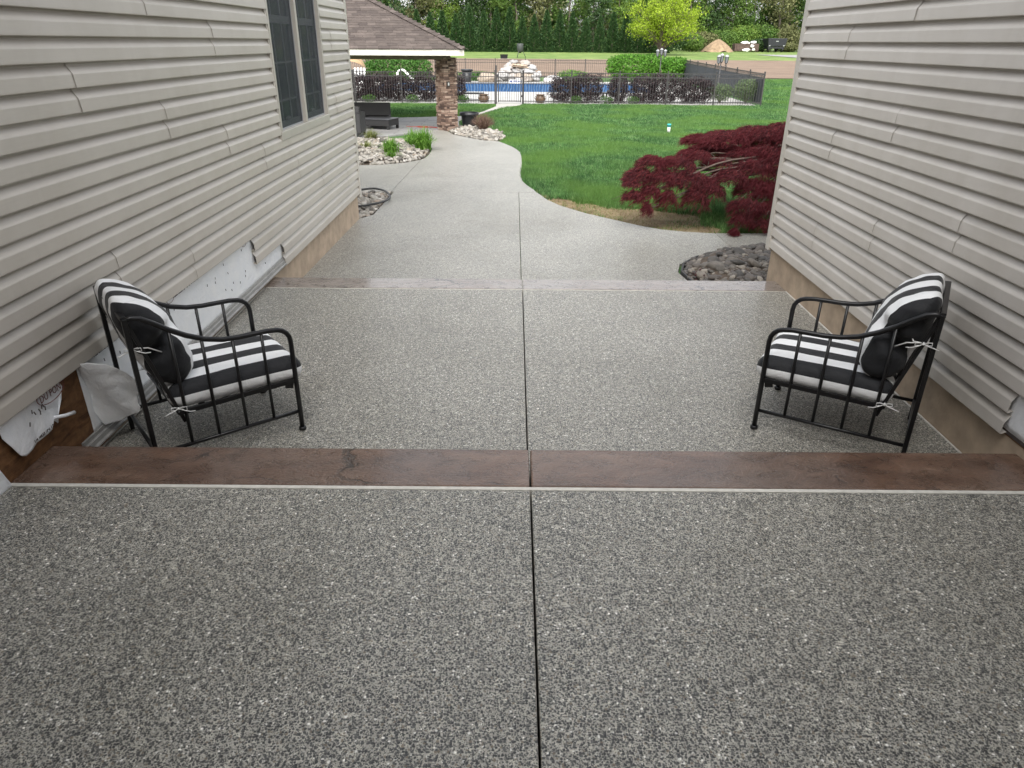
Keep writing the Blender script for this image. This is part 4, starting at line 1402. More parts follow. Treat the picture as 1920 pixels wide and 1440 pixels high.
def grass_blades(rng, poly, dens, h, w, xmax, ymin, ymax):
    xs = [p[0] for p in poly]
    x0, x1 = min(xs), min(max(xs), xmax)
    y0, y1 = max(ymin, min(p[1] for p in poly)), min(ymax, max(p[1] for p in poly))
    n = int((x1 - x0) * (y1 - y0) * dens)
    x, y = rng.uniform(x0, x1, n), rng.uniform(y0, y1, n)
    keep = in_poly(x, y, poly) & (x < .42 * y + 2.2) & (x > -.42 * y - 2)
    x, y = x[keep], y[keep]
    return x, y
def blades_to_mesh(x, y, h, w, rng, lean=.55):
    n = len(x)
    z = np.interp(y, TY, TZ) - .02
    a = rng.uniform(0, 2 * pi, n)
    d = np.stack([np.cos(a), np.sin(a), np.zeros(n)], 1)
    s = np.stack([-np.sin(a), np.cos(a), np.zeros(n)], 1)
    a2 = rng.uniform(0, 2 * pi, n)
    s = np.stack([np.cos(a2), np.sin(a2), np.zeros(n)], 1)
    b = np.stack([x, y, z], 1)
    tip = b + d * (h * lean * rng.uniform(.2, 1.2, n))[:, None] + np.array([0, 0, 1]) * (h * rng.uniform(.75, 1.1, n))[:, None]
    w = (w * np.ones(n))[:, None]
    return np.stack([b - s * w * .5, b + s * w * .5, tip], 1).reshape(-1, 3)
rng = np.random.default_rng(77)
allv = []
def fbm(x, y, f, seed):
    # cheap smooth value noise
    r_ = np.random.default_rng(seed)
    g_ = r_.random((64, 64))
    u, v = (x * f) % 64, (y * f) % 64
    i, j = np.floor(u).astype(int), np.floor(v).astype(int)
    fu, fv = u - i, v - j
    fu, fv = fu * fu * (3 - 2 * fu), fv * fv * (3 - 2 * fv)
    i1, j1 = (i + 1) % 64, (j + 1) % 64
    i, j = i % 64, j % 64
    return (g_[i, j] * (1 - fu) + g_[i1, j] * fu) * (1 - fv) + (g_[i, j1] * (1 - fu) + g_[i1, j1] * fu) * fv
dry = []
for (poly, dens, hh, ww, ya, yb) in ((LAWN, 3600, .085, .008, 9, 14), (LAWN, 2200, .085, .010, 14, 19), (LAWN, 1250, .085, .013, 19, 26), (LAWN, 760, .085, .018, 26, 36), (LAWN_L, 800, .08, .018, 26, 36), (LAWN_R, 260, .085, .03, 35, 58)):
    x, y = grass_blades(rng, poly, dens, hh, ww, 30, ya, yb)
    if poly is LAWN and ya < 14:
        bare = in_poly(x, y, BARE_T)
        # ragged tuft edge round the bare strip
        edge = fbm(x, y, 3.0, 5)
        bare &= (poly_dist(x, y, BARE_T) > .22 * edge + .5 * np.clip(fbm(x, y, 5.5, 15) - .35, 0, 1))
        kb = bare & (rng.random(len(x)) < .30 * (fbm(x, y, 2.6, 8) > .55))
        dx, dy = x[bare & (rng.random(len(x)) < .35)], y[bare & (rng.random(len(x)) < .35)][:0]
        sel = bare & (rng.random(len(x)) < .30)
        dry.append(blades_to_mesh(x[sel], y[sel], .035 + .02 * rng.random(sel.sum()), .008, rng, 1.6))
        keep = ~bare
        h = hh * (.55 + .9 * fbm(x, y, 1.3, 3))
        h = h * (1 + .9 * np.clip(1 - poly_dist(x, y, BARE) / .5, 0, 1) * fbm(x, y, 2.5, 9))
        sel = keep | kb
        h = np.where(kb, .04, h)
        x, y, h = x[sel], y[sel], h[sel]
    else:
        h = hh * (.6 + .8 * fbm(x, y, 1.0, 3))
    allv.append(blades_to_mesh(x, y, h, ww * rng.uniform(.7, 1.3, len(x)), rng))
go = link_mesh('grass', np_mesh('grass', np.concatenate(allv), 3), M['grass'])
tag(go, 'green lawn grass on both sides of the path', 'grass', kind='stuff')
do = link_mesh('dry_grass', np_mesh('dry_grass', np.concatenate(dry), 3), M['dry_grass'])
tag(do, 'sparse dry grass on the bare strip along the walkway curve', 'grass', kind='stuff')
def bare_mat():
    t = NT('bare_lawn_edge')
    v = t.coord()
    n = t.noise(v, 3.2, 5, .7)
    c = t.ramp(n.outputs[0], [(.3, (.14, .10, .055)), (.5, (.27, .20, .115)), (.62, (.30, .24, .13)), (.75, (.12, .15, .04))])
    c = t.mix(.6, c, t.ramp(t.noise(v, 50, 3, .7).outputs[0], [(.3, (.55, .55, .55)), (.7, (1.15, 1.15, 1.15))]), 'MULTIPLY')
    t.bump(t.noise(v, 60, 3).outputs[0], .6, .02)
    return t.set(c, .95)
tag(MB().prism(BARE, lambda x, y: T(y) - .012, lambda x, y: T(y) - .05).build('bare_soil', bare_mat()), 'bare tan soil strip along the walkway curve', 'soil', kind='structure')

# ------------------------------------------------------------------ japanese maple
M['maple'] = leaf_mat('maple_lace_leaf', [(0, (.035, .013, .015)), (.35, (.095, .022, .028)), (.7, (.16, .032, .042)), (1, (.30, .06, .06))], .45, (2.2, (.15, .022, .03)))
M['maple_bark'] = plain('maple_bark', (.42, .36, .30), .8, .3, 12, .4)
maple = thing('japanese_maple', 'weeping burgundy laceleaf maple on the lawn behind the garage corner', 'tree', (4.05, 10.35, T(10.35)))
M['maple_bark_dark'] = plain('maple_bark_dark', (.12, .085, .07), .85, .3, 12, .4)
def mp(x, y, z): return (x - 4.05, y - 10.35, z - T(10.35))
rngm = np.random.default_rng(21)
# pads: centre, radii, droop dir
PADS = [((2.68, 10.45, .76), (.30, .28, .07)), ((3.02, 10.5, .80), (.34, .3, .08)), ((3.45, 10.6, .84), (.32, .3, .09)), ((3.85, 10.5, .86), (.4, .4, .12)),
        ((1.90, 10.0, .52), (.20, .22, .08)), ((2.25, 10.05, .50), (.26, .25, .09)), ((2.52, 10.2, .60), (.22, .25, .06)), ((1.72, 9.85, .37), (.20, .22, .10)), ((1.60, 9.7, .30), (.10, .14, .05)), ((2.05, 9.85, .33), (.26, .25, .11)),
        ((1.62, 9.6, .13), (.14, .16, .08)), ((1.85, 9.65, .17), (.13, .16, .10)), ((2.08, 9.6, .10), (.12, .14, .13)), ((1.80, 9.5, .0), (.055, .08, .09)), ((2.40, 9.85, .32), (.28, .28, .10)), ((2.62, 9.75, .22), (.24, .26, .13)), ((2.45, 9.6, .12), (.17, .18, .13)),
        ((2.95, 9.9, .36), (.24, .3, .08)), ((3.30, 10.05, .44), (.30, .3, .12)), ((3.62, 10.1, .50), (.3, .3, .15)), ((3.30, 9.8, .22), (.28, .3, .13)), ((3.58, 9.8, .18), (.26, .3, .16)), ((3.10, 9.5, .04), (.22, .22, .10)), ((3.40, 9.5, -.02), (.24, .25, .13)), ((3.02, 9.35, -.10), (.14, .15, .09)), ((2.90, 9.18, -.24), (.045, .06, .06)), ((3.3, 9.3, -.16), (.15, .14, .08)),
        ((3.2, 10.35, .62), (.3, .25, .06)), ((3.55, 10.3, .64), (.28, .25, .08)), ((2.85, 10.15, .5), (.22, .2, .06)), ((4.3, 10.3, .85), (.5, .5, .14)), ((4.6, 10.0, .5), (.5, .5, .2)), ((4.1, 9.7, .25), (.45, .4, .2)), ((3.7, 11.0, .7), (.45, .4, .12)), ((4.4, 11.0, .6), (.5, .45, .2)), ((2.95, 10.9, .55), (.4, .3, .10))]
vs = []
trunk_top = np.array([4.05, 10.35, .62])
for (c, rd) in PADS:
    c, rd = np.array(c), np.array(rd)
    nsp = int(8200 * rd[0] * rd[1] + 80)
    th = rngm.uniform(0, 2 * pi, nsp)
    rr = np.sqrt(rngm.uniform(0, 1, nsp))
    px = np.cos(th) * rr
    py = np.sin(th) * rr
    pz = np.sqrt(np.clip(1 - rr ** 2, 0, 1)) * 1.6 - .8 + rngm.uniform(-.6, .25, nsp)
    P = c + np.stack([px, py, pz], 1) * rd
    out = (P - trunk_top)
    out[:, 2] = 0
    out /= np.linalg.norm(out, axis=1)[:, None] + 1e-6
    loc = np.stack([px, py, np.zeros(nsp)], 1)
    d = out * .75 + loc * .45 + np.array([0, 0, -.8]) + rngm.normal(size=(nsp, 3)) * .22
    d /= np.linalg.norm(d, axis=1)[:, None]
    L = rngm.uniform(.06, .14, nsp)
    for k in range(7):      # thin lobes fan out from each leaf base
        dd = d + rngm.normal(size=(nsp, 3)) * .26
        dd /= np.linalg.norm(dd, axis=1)[:, None]
        sd = np.cross(dd, rngm.normal(size=(nsp, 3)))
        sd /= np.linalg.norm(sd, axis=1)[:, None] + 1e-6
        Lk = (L * rngm.uniform(.6, 1.1, nsp))[:, None]
        base = P + dd * .004
        vs.append(np.stack([base, base + dd * Lk * .5 + sd * .0024, base + dd * Lk, base + dd * Lk * .5 - sd * .0024], 1).reshape(-1, 3))
V = np.concatenate(vs)
V[:, 2] = np.maximum(V[:, 2], np.interp(V[:, 1], TY, TZ) + .03)
V = V - np.array([4.05, 10.35, T(10.35)])
link_mesh('crown', np_mesh('crown', V, 4), M['maple'], maple)
tr_ = MB()
tr_.tube([mp(4.05, 10.35, T(10.35) - .05), mp(4.0, 10.33, 0), mp(4.08, 10.38, .3), mp(4.02, 10.35, .62)], [.085, .07, .062, .05], 10)
trunk = tr_.build('trunk', M['maple_bark'], maple, True)
rb = random.Random(31)
for (c, rd) in PADS:
    a = Vector((4.02, 10.35, .3 + .35 * rb.random()))
    b = Vector(c)
    mid = a.lerp(b, .5) + Vector((rb.uniform(-.1, .1), rb.uniform(-.1, .1), .02 + .10 * rb.random()))
    m2 = a.lerp(b, .8) + Vector((rb.uniform(-.06, .06), 0, .03))
    P = smooth_path([a, mid, m2, b + Vector((0, 0, -.02))], 5)
    P = [Vector(p) + Vector((rb.uniform(-.012, .012), rb.uniform(-.012, .012), rb.uniform(-.012, .012))) for p in P]
    n = len(P)
    MB().tube([mp(*p) for p in P], [.014 * (1 - .8 * i / n) + .003 for i in range(n)], 6).build('branch', M['maple_bark' if rb.random() < .12 else 'maple_bark_dark'], maple, True)
    for _ in range(3):
        s0 = P[rb.randrange(n // 2, n)]
        e_ = s0 + Vector((rb.uniform(-.3, .1), rb.uniform(-.25, .2), rb.uniform(-.18, .06)))
        MB().tube([mp(*s0), mp(*(s0.lerp(e_, .5) + Vector((0, 0, .05)))), mp(*e_)], [.006, .004, .002], 5).build('twig', M['maple_bark_dark'], maple, True)

# ------------------------------------------------------------------ pool area
YF, YK = 35.5, 57.0
XC = 11.5
M['fence'] = plain('bronze_fence', (.035, .032, .032), .45, .15)
M['deck'] = plain('pool_deck', (.40, .39, .37), .8, .1, 1.5, .2)
def deck():
    zt = lambda x, y: T(y) + .005
    zb = lambda x, y: T(y) - .15
    ys = [YF + .3, 38, 40, PY0]
    for (x0, x1, y0, y1) in ((-12, XC - .1, YF + .25, PY0), (-12, PX0, PY0, PY1), (PX1, XC - .1, PY0, PY1), (-12, XC - .1, PY1, 52.8)):
        slab('pool_deck', rect(x0 + .002, x1 - .002, y0 + .002, y1 - .002), zt, zb, M['deck'], {YF + .25: 'pale concrete pool deck between fence and pool', PY1: 'pale concrete pool deck beyond the pool'}.get(y0, 'pale concrete deck at the short pool end ' + ('near the pavilion' if x0 < -10 else 'near the dark fence')), 'pool deck', .01)
deck()
def liner_mat():
    t = NT('pool_liner')
    v = t.coord()
    sx = t.n('ShaderNodeSeparateXYZ')
    t.l(v, sx.inputs[0])
    wv = t.n('ShaderNodeTexWave', wave_type='BANDS', bands_direction='X')
    wv.inputs['Scale'].default_value = 1.6
    wv.inputs['Distortion'].default_value = 6
    wv.inputs['Detail'].default_value = 2
    t.l(v, wv.inputs[0])
    pat = t.ramp(wv.outputs[1], [(.55, (.02, .07, .17)), (.8, (.075, .14, .25))])
    return t.set(pat, .25)
M['liner'] = liner_mat()
M['liner_floor'] = plain('pool_floor', (.35, .48, .60), .3, .1)
pool = thing('swimming_pool', 'in-ground swimming pool with blue patterned liner wall', 'pool', ((PX0 + PX1) / 2, 46.7, T(46.7)))
for (nm, v4) in (('liner_wall', [(PX0, PY1 - .01, T(PY1)), (PX1, PY1 - .01, T(PY1)), (PX1, PY1 - .01, -1.9), (PX0, PY1 - .01, -1.9)]), ('liner_wall', [(PX0 + .01, PY0, T(PY0)), (PX0 + .01, PY1, T(PY1)), (PX0 + .01, PY1, -1.9), (PX0 + .01, PY0, -1.9)]), ('liner_wall', [(PX1 - .01, PY0, T(PY0)), (PX1 - .01, PY1, T(PY1)), (PX1 - .01, PY1, -1.9), (PX1 - .01, PY0, -1.9)]), ('liner_wall', [(PX0, PY0 + .01, T(PY0)), (PX1, PY0 + .01, T(PY0)), (PX1, PY0 + .01, -1.9), (PX0, PY0 + .01, -1.9)])):
    MB().add(v4, [(0, 1, 2, 3)]).build(nm, M['liner'], pool, world=True)
MB().box(PX0, PX1, PY0, PY1, -2.0, -1.9).build('pool_floor', M['liner_floor'], pool, world=True)
M['water'] = NT('pool_water').set((.25, .45, .6), .05, Transmission_Weight=.6, IOR=1.33)
MB().box(PX0 + .02, PX1 - .02, PY0 + .02, PY1 - .02, -1.89, -1.25).build('water', M['water'], pool, world=True)
MB().box(PX0 - .15, PX1 + .15, PY1 - .06, PY1 + .25, T(PY1) + .01, T(PY1) + .07).build('coping', plain('coping', (.16, .16, .17), .6, .1), pool, world=True, bevel=.01)

def picket_fence(label, a, b, height, nbay, pitch, off0=.05, screen=False, posts_end=(True, True), dense=False):
    a, b = Vector((*a, 0)), Vector((*b, 0))
    d = b - a
    L = d.length
    ang = math.atan2(d.y, d.x)
    f = thing('pool_fence', label, 'fence', (a.x, a.y, 0))
    pk = MB().bar((0, 0, 0), (0, 0, height - .02), .017, .017, (0, 1, 0)).mesh('picket')
    po = MB().bar((0, 0, -.1), (0, 0, height + .05), .055, .055, (0, 1, 0)).lathe([(.04, height + .05), (.045, height + .06), (.02, height + .085)], 8).mesh('post')
    for me in (pk, po): me.materials.append(M['fence'])
    def zat(s): return T(a.y + d.y * s / L) + off0
    dn = d.normalized()
    n = int(L / pitch)
    for i in range(1, n):
        s = i * pitch
        o = bpy.data.objects.new('picket', pk)
        COL.objects.link(o)
        o.parent = f
        o.location = (dn.x * s, dn.y * s, zat(s))
        o.rotation_euler = (0, 0, ang)
    for i in range(nbay + 1):
        if (i == 0 and not posts_end[0]) or (i == nbay and not posts_end[1]): continue
        s = L * i / nbay
        o = bpy.data.objects.new('post', po)
        COL.objects.link(o)
        o.parent = f
        o.location = (dn.x * s, dn.y * s, zat(s))
        o.rotation_euler = (0, 0, ang)
    for i in range(nbay):
        s0, s1 = L * i / nbay, L * (i + 1) / nbay
        for h in (.08, height - .20, height - .025):
            MB().bar((dn.x * s0, dn.y * s0, zat(s0) + h), (dn.x * s1, dn.y * s1, zat(s1) + h), .028, .034).build('rail', M['fence'], f)
        if screen:
            z0, z1 = zat(s0), zat(s1)
            nx = Vector((-dn.y, dn.x, 0)) * .02
            p0, p1 = dn * s0 + nx, dn * s1 + nx
            MB().add([(p0.x, p0.y, z0 + .05), (p1.x, p1.y, z1 + .05), (p1.x, p1.y, z1 + height - .21), (p0.x, p0.y, z0 + height - .21)], [(0, 1, 2, 3)]).build('privacy_screen', M['screen_cloth'], f)
    return f
M['screen_cloth'] = plain('charcoal_screen', (.045, .05, .057), .8, .12, 3)
FH = 1.32
picket_fence('dark picket fence run left of the pool gate, behind the stone column', (-9.6, YF), (-.92, YF), FH, 4, .118)
picket_fence('dark picket fence run right of the pool gate, in front of the burgundy bushes', (.40, YF), (XC, YF), FH, 5, .118)
picket_fence('dark screened side fence receding behind the lamp post', (XC, YF), (XC + .35, YK), FH + .02, 9, .118, screen=True, posts_end=(True, True))
picket_fence('dark picket fence at the back of the pool against the tilled field', (-12.5, YK), (XC + .3, YK), 1.18, 11, .14, posts_end=(True, False))
gate = thing('pool_gate', 'dark picket gate with tall latch post at the end of the curved path', 'gate', (-.26, YF, T(YF) + .05))
gp = MB()
MB().bar((-.60, 0, -.06), (-.60, 0, 1.60), .055, .055, (0, 1, 0)).build('latch_post', M['fence'], gate)
MB().bar((.63, 0, -.06), (.63, 0, 1.37), .055, .055, (0, 1, 0)).build('hinge_post', M['fence'], gate)
MB().bar((-.50, 0, .03), (-.50, 0, 1.33), .045, .045, (0, 1, 0)).build('gate_stile', M['fence'], gate)
MB().bar((.54, 0, .03), (.54, 0, 1.33), .045, .045, (0, 1, 0)).build('gate_stile', M['fence'], gate)
for h in (.08, FH - .22, FH - .02): MB().bar((-.5, 0, h), (.54, 0, h), .03, .036).build('rail', M['fence'], gate)
for i in range(1, 10):
    MB().bar((-.5 + i * .104, 0, .05), (-.5 + i * .104, 0, FH - .02), .017, .017, (0, 1, 0)).build('picket', M['fence'], gate)
MB().box(-.57, -.51, -.05, .05, 1.08, 1.22).build('latch', M['fence'], gate)
for h in (.25, 1.1): MB().box(.55, .61, -.04, .04, h, h + .08).build('hinge', M['fence'], gate)
# sign behind the gate
sg = thing('white_sign', 'small white sign with blue lettering seen through the pool gate', 'sign', (.0, YF + .06, T(YF) + .05))
M['sign_white'] = plain('sign_white', (.8, .8, .82), .5, .04)
M['sign_blue'] = plain('sign_blue', (.03, .06, .25), .5, .1)
MB().box(-.28, .40, 0, .012, .84, 1.01).build('board', M['sign_white'], sg)
rz = random.Random(6)
mk = MB()
mk.box(-.22, -.14, -.006, -.002, .885, .955)
x = -.10
while x < .32:
    w = rz.uniform(.02, .035)
    mk.box(x, x + w, -.006, -.002, .895, .895 + rz.choice([.03, .05, .05, .06]))
    x += w + .012
mk.box(-.1, .0, -.006, -.002, .965, .977).box(.02, .1, -.006, -.002, .965, .977)
mk.build('blue_lettering', M['sign_blue'], sg)
# urns
M['terracotta'] = plain('bronze_glaze', (.11, .065, .035), .45, .35, 12, .2)
def urn(x, y, label):
    u = thing('garden_urn', label, 'urn', (x, y, T(y) + .006), group='urns flanking the pool gate')
    MB().lathe([(.14, 0), (.20, .04), (.24, .13), (.24, .20), (.20, .28), (.17, .31), (.19, .335), (.225, .345), (.225, .365), (.19, .37), (.17, .33)], 20).build('body', M['terracotta'], u, True)
    for s in (-1, 1):
        MB().tube([(s * .235, 0, .16), (s * .275, 0, .2), (s * .25, 0, .27), (s * .2, 0, .29)], .013, 6).build('handle', M['terracotta'], u, True)
urn(-1.48, 36.3, 'brown glazed urn left of the pool gate')
urn(1.22, 36.3, 'brown glazed urn right of the pool gate')
# dark lounge chairs on the deck
def lounger(x, y, rz_, label):
    u = thing('pool_lounger', label, 'lounger', (x, y, T(y) + .006), rz_, 'dark loungers on the pool deck')
    MB().box(-.3, .3, -.7, .5, .28, .34).build('seat', M['black_plastic'], u, bevel=.01)
    b = MB().bar((0, .5, .33), (0, .95, .62), .6, .05, (1, 0, 0))
    MB().add([(-.3, .5, .31), (.3, .5, .31), (.3, .95, .66), (-.3, .95, .66), (-.3, .53, .27), (.3, .53, .27), (.3, .98, .62), (-.3, .98, .62)], [(0, 1, 2, 3), (7, 6, 5, 4), (0, 4, 5, 1), (2, 6, 7, 3), (1, 5, 6, 2), (0, 3, 7, 4)]).build('backrest', M['black_plastic'], u)
    for lx in (-.26, .26):
        for ly in (-.6, .4): MB().box(lx - .025, lx + .025, ly - .025, ly + .025, 0, .28).build('leg', M['black_plastic'], u)
lounger(-2.25, 37.6, R(80), 'dark pool lounger half hidden by the stone column')
lounger(4.15, 38.4, R(-80), 'dark pool lounger half hidden by a burgundy bush')
# black bin by the pool
bn = thing('black_tub', 'black ribbed tub standing on the far pool deck', 'tub', (-3.2, 51.4, T(51.4) + .01))
MB().lathe([(.26, 0), (.28, .05), (.34, .72)], 18).build('body', M['black_plastic'], bn, True)
MB().lathe([(.34, .70), (.42, .71), (.42, .78), (.35, .80)], 18).build('rim', M['black_plastic'], bn, True)
# rock waterfall
M['boulder'] = stone_mat('waterfall_boulder', [(0, (.18, .17, .16)), (.3, (.30, .295, .285)), (.6, (.40, .395, .39)), (.8, (.32, .26, .20)), (1, (.52, .52, .525))], .8)
wf = thing('rock_waterfall', 'pale boulder waterfall stacked behind the pool', 'waterfall', (.12, 52.6, T(52.6)))
wf.scale = (.90, .9, .80)
bl = [pebble_mesh(200 + i, .45, .8, 3, 1.5) for i in range(6)]
for me in bl: me.materials.append(M['boulder'])
B = [(-.9, 0, .35, .55, .45, .4), (-.35, .1, .35, .5, .5, .42), (.3, 0, .32, .55, .5, .4), (.9, .1, .35, .5, .45, .42), (1.4, 0, .28, .4, .4, .32), (-1.4, -.1, .22, .4, .4, .3), (-.75, .2, .85, .48, .42, .38), (-.55, .25, 1.2, .4, .36, .34), (.95, .25, .8, .45, .4, .36), (1.15, .2, 1.08, .38, .34, .3), (-.05, .3, .75, .4, .3, .3), (.35, .35, .85, .32, .3, .3), (.05, .35, 1.0, .3, .3, .24),
     (-.25, .3, 1.5, .36, .34, .24), (.62, .35, 1.45, .42, .36, .26), (1.55, -.1, .55, .36, .34, .3), (-1.1, 0, .62, .4, .35, .3), (.2, -.35, .18, .4, .3, .25), (.75, -.35, .2, .4, .3, .25), (-.4, -.35, .2, .4, .3, .26)]
rw = random.Random(15)
for (x, y, z, a, b_, c) in B:
    o = bpy.data.objects.new('boulder', bl[rw.randrange(6)])
    COL.objects.link(o)
    o.parent = wf
    o.location = (x, y, z)
    o.scale = (a, b_, c)
    o.rotation_euler = (rw.uniform(-.4, .4), rw.uniform(-.4, .4), rw.uniform(0, 6))
for (x, y, z, w, dd, h) in ((.2, .1, 1.30, 1.1, .7, .1), (.25, .2, 1.16, 1.3, .6, .08)):
    obx(MB(), Matrix.Translation((x, y, z)) @ Matrix.Rotation(R(6), 4, 'Y'), -w / 2, w / 2, -dd / 2, dd / 2, -h / 2, h / 2).build('ledge_slab', plain('tan_ledge', (.42, .33, .24), .8, .3, 5, .5), wf, bevel=.02)
o = bpy.data.objects.new('landscape_boulder', bl[2])
COL.objects.link(o)
o.location, o.scale = (-1.85, 51.6, T(51.6) + .25), (.62, .5, .45)
tag(o, 'pale boulder lying on the deck left of the waterfall', 'boulder')
o = bpy.data.objects.new('landscape_boulder', bl[4])
COL.objects.link(o)
o.location, o.scale = (2.6, 51.7, T(51.7) + .15), (.6, .5, .36)
tag(o, 'grey boulder lying on the deck right of the waterfall', 'boulder')

# ------------------------------------------------------------------ shrubs
M['barberry'] = leaf_mat('dark_burgundy_shrub', [(0, (.010, .007, .009)), (.5, (.030, .018, .021)), (.85, (.05, .032, .034)), (1, (.12, .08, .08))], .15)
M['hedge'] = leaf_mat('hedge_leaf', [(0, (.045, .13, .012)), (.5, (.08, .21, .02)), (1, (.15, .33, .045))], .3)
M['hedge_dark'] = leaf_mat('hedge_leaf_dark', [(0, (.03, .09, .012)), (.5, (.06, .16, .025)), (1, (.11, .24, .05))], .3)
M['juniper'] = leaf_mat('weeping_juniper', [(0, (.06, .10, .045)), (.5, (.11, .16, .075)), (1, (.18, .23, .11))], .25)
M['low_green'] = leaf_mat('low_green', [(0, (.04, .10, .02)), (1, (.12, .22, .06))], .3)
M['bark'] = plain('grey_bark', (.11, .09, .072), .9, .3, 6, .6)
def shrub(name, label, cat, loc, rx, ry, h, n, L, W, mat, seed, group=None, boxy=False, z0=.12, stems=True, lumpy=.22, gapt=-.35):
    r_ = np.random.default_rng(seed)
    t = thing(name, label, cat, loc, group=group)
    p = 4.0 if boxy else 2.2
    P = []
    while len(P) < n:
        q_ = r_.uniform(-1, 1, (n, 3))
        rad = (np.abs(q_) ** p).sum(1)
        q_ = q_[(rad < 1) & (rad > .12 * r_.random(n))]
        P += q_.tolist()
    P = np.array(P[:n])
    lump = np.array([pnoise((a * 2 + seed, b * 2, c * 2)) for a, b, c in P])
    gap = np.array([pnoise((a * 4 + seed * 2, b * 4, c * 4)) for a, b, c in P])
    P = P[gap > gapt]
    lump = lump[gap > gapt]
    P = P * (1 + lumpy * lump)[:, None]
    P[:, 2] = np.maximum(P[:, 2], -1)
    nb = P / (np.linalg.norm(P, axis=1)[:, None] + 1e-6)
    P = P * np.array([rx, ry, (h - z0) / 2]) + np.array([0, 0, z0 + (h - z0) / 2])
    link_mesh('crown', np_mesh('crown', leaf_quads(P, r_.uniform(.6, 1.3, len(P)) * L, W, r_, nb), 4), mat, t)
    if stems:
        mb = MB()
        for _ in range(6):
            a = r_.uniform(0, 6.28)
            mb.tube([(0, 0, 0), (math.cos(a) * rx * .25, math.sin(a) * ry * .25, h * .35), (math.cos(a) * rx * .6, math.sin(a) * ry * .6, h * .75)], [.025, .016, .006], 5)
        mb.build('trunk', M['bark'], t)
    return t
BUSH = [(-7.6, .9, 'burgundy bush furthest left by the house corner'), (-6.55, .65, 'burgundy bush second from the house corner'), (-5.55, .62, 'burgundy bush under the white pool rail'), (-4.3, .55, 'burgundy bush left of the stone column'), (-2.75, .36, 'narrow burgundy bush showing right of the stone column'),
        (2.35, .58, 'burgundy bush right of the pool gate'), (3.45, .62, 'burgundy bush second right of the pool gate'), (4.95, .42, 'small burgundy bush third right of the pool gate'), (6.15, .58, 'burgundy bush fourth right of the pool gate'), (7.2, .6, 'burgundy bush fifth right of the pool gate'), (8.6, .75, 'widest burgundy bush, nearest the weeping shrub')]
for i, (x, rx, lb) in enumerate(BUSH):
    shrub('burgundy_bush', lb, 'bush', (x, 36.55, T(36.55)), rx * 1.12, .45, 1.22 + .08 * math.sin(i * 2.3), int(12500 * rx), .07, .042, M['barberry'], 40 + i, 'burgundy bushes along the pool fence', boxy=True, z0=.03, lumpy=.45, gapt=-.24)
shrub('weeping_shrub', 'pale green weeping shrub in the fence corner', 'shrub', (11.1, 36.6, T(36.6)), .62, .5, 1.12, 2600, .16, .025, M['juniper'], 61)
shrub('weeping_shrub', 'low spreading green shrub beside the lamp post', 'shrub', (9.9, 36.7, T(36.7)), .62, .45, .88, 2000, .15, .025, M['juniper'], 62)
LOW = [(-6.9, 'low green plant under the first burgundy bushes'), (-4.85, 'low green plant under the pool rail bush'), (-2.45, 'low green plant behind the stone column'), (4.35, 'low green plant between the second and third bush right of the gate'), (5.6, 'low green plant beside the fourth bush right of the gate'), (2.9, 'low green plant beside the first bush right of the gate')]
for i, (x, lb) in enumerate(LOW):
    shrub('low_plant', lb, 'plant', (x, 36.0, T(36)), .32, .25, .36, 420, .07, .04, M['low_green'], 80 + i, 'low plants along the pool fence', stems=False, z0=.02)
shrub('hedge', 'bright green clipped hedge behind the pool, left part', 'hedge', (8.5, 54.2, T(54.2)), 2.05, 1.0, 1.72, 9000, .13, .09, M['hedge'], 90, boxy=True, z0=.15)
shrub('hedge', 'bright green clipped hedge behind the pool, right part beside the dark fence', 'hedge', (11.15, 54.2, T(54.2)), .78, .9, 1.55, 4200, .13, .09, M['hedge'], 91, boxy=True, z0=.15)
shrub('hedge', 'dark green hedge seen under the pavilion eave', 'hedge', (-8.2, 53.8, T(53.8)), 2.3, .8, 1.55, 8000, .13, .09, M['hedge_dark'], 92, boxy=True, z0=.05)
shrub('bank_planting', 'low yellow green planting right of the waterfall', 'plant', (4.0, 53.0, T(53)), 1.1, .5, .75, 1500, .12, .06, M['hedge'], 93, z0=.02, stems=False)
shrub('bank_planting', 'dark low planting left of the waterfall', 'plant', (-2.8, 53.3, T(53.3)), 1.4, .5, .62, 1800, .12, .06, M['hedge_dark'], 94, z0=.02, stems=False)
# white pool rail
pr = thing('pool_rail', 'white curved pool hand rail behind the burgundy bushes', 'hand rail', (-6.6, 43.0, T(43)))
for s in (0, .5):
    MB().tube(smooth_path([(0, s, 0), (0, s, .85), (.05, s, 1.0), (.18, s, 1.1), (.36, s, 1.08), (.6, s, .85), (.85, s, .62)], 5), .03, 8).build('rail', M['pvc'], pr, True)
# white slatted chair
wc = thing('white_deck_chair', 'white slatted deck chair in front of the tan daybed canopy', 'chair', (-9.0, 44.5, T(44.5)))
M['white_paint'] = plain('white_paint', (.8, .8, .78), .5, .04)
for i in range(4):
    x = -.27 + i * .18
    MB().bar((x, 0, .25), (x, .25, 1.12), .11, .025, (0, 1, 0)).build('back_slat', M['white_paint'], wc)
MB().box(-.33, .33, -.5, .02, .32, .35).build('seat', M['white_paint'], wc)
for x in (-.3, .3):
    MB().box(x - .03, x + .03, -.48, -.42, 0, .32).build('leg', M['white_paint'], wc)
    MB().box(x - .03, x + .03, .0, .06, 0, .4).build('leg', M['white_paint'], wc)
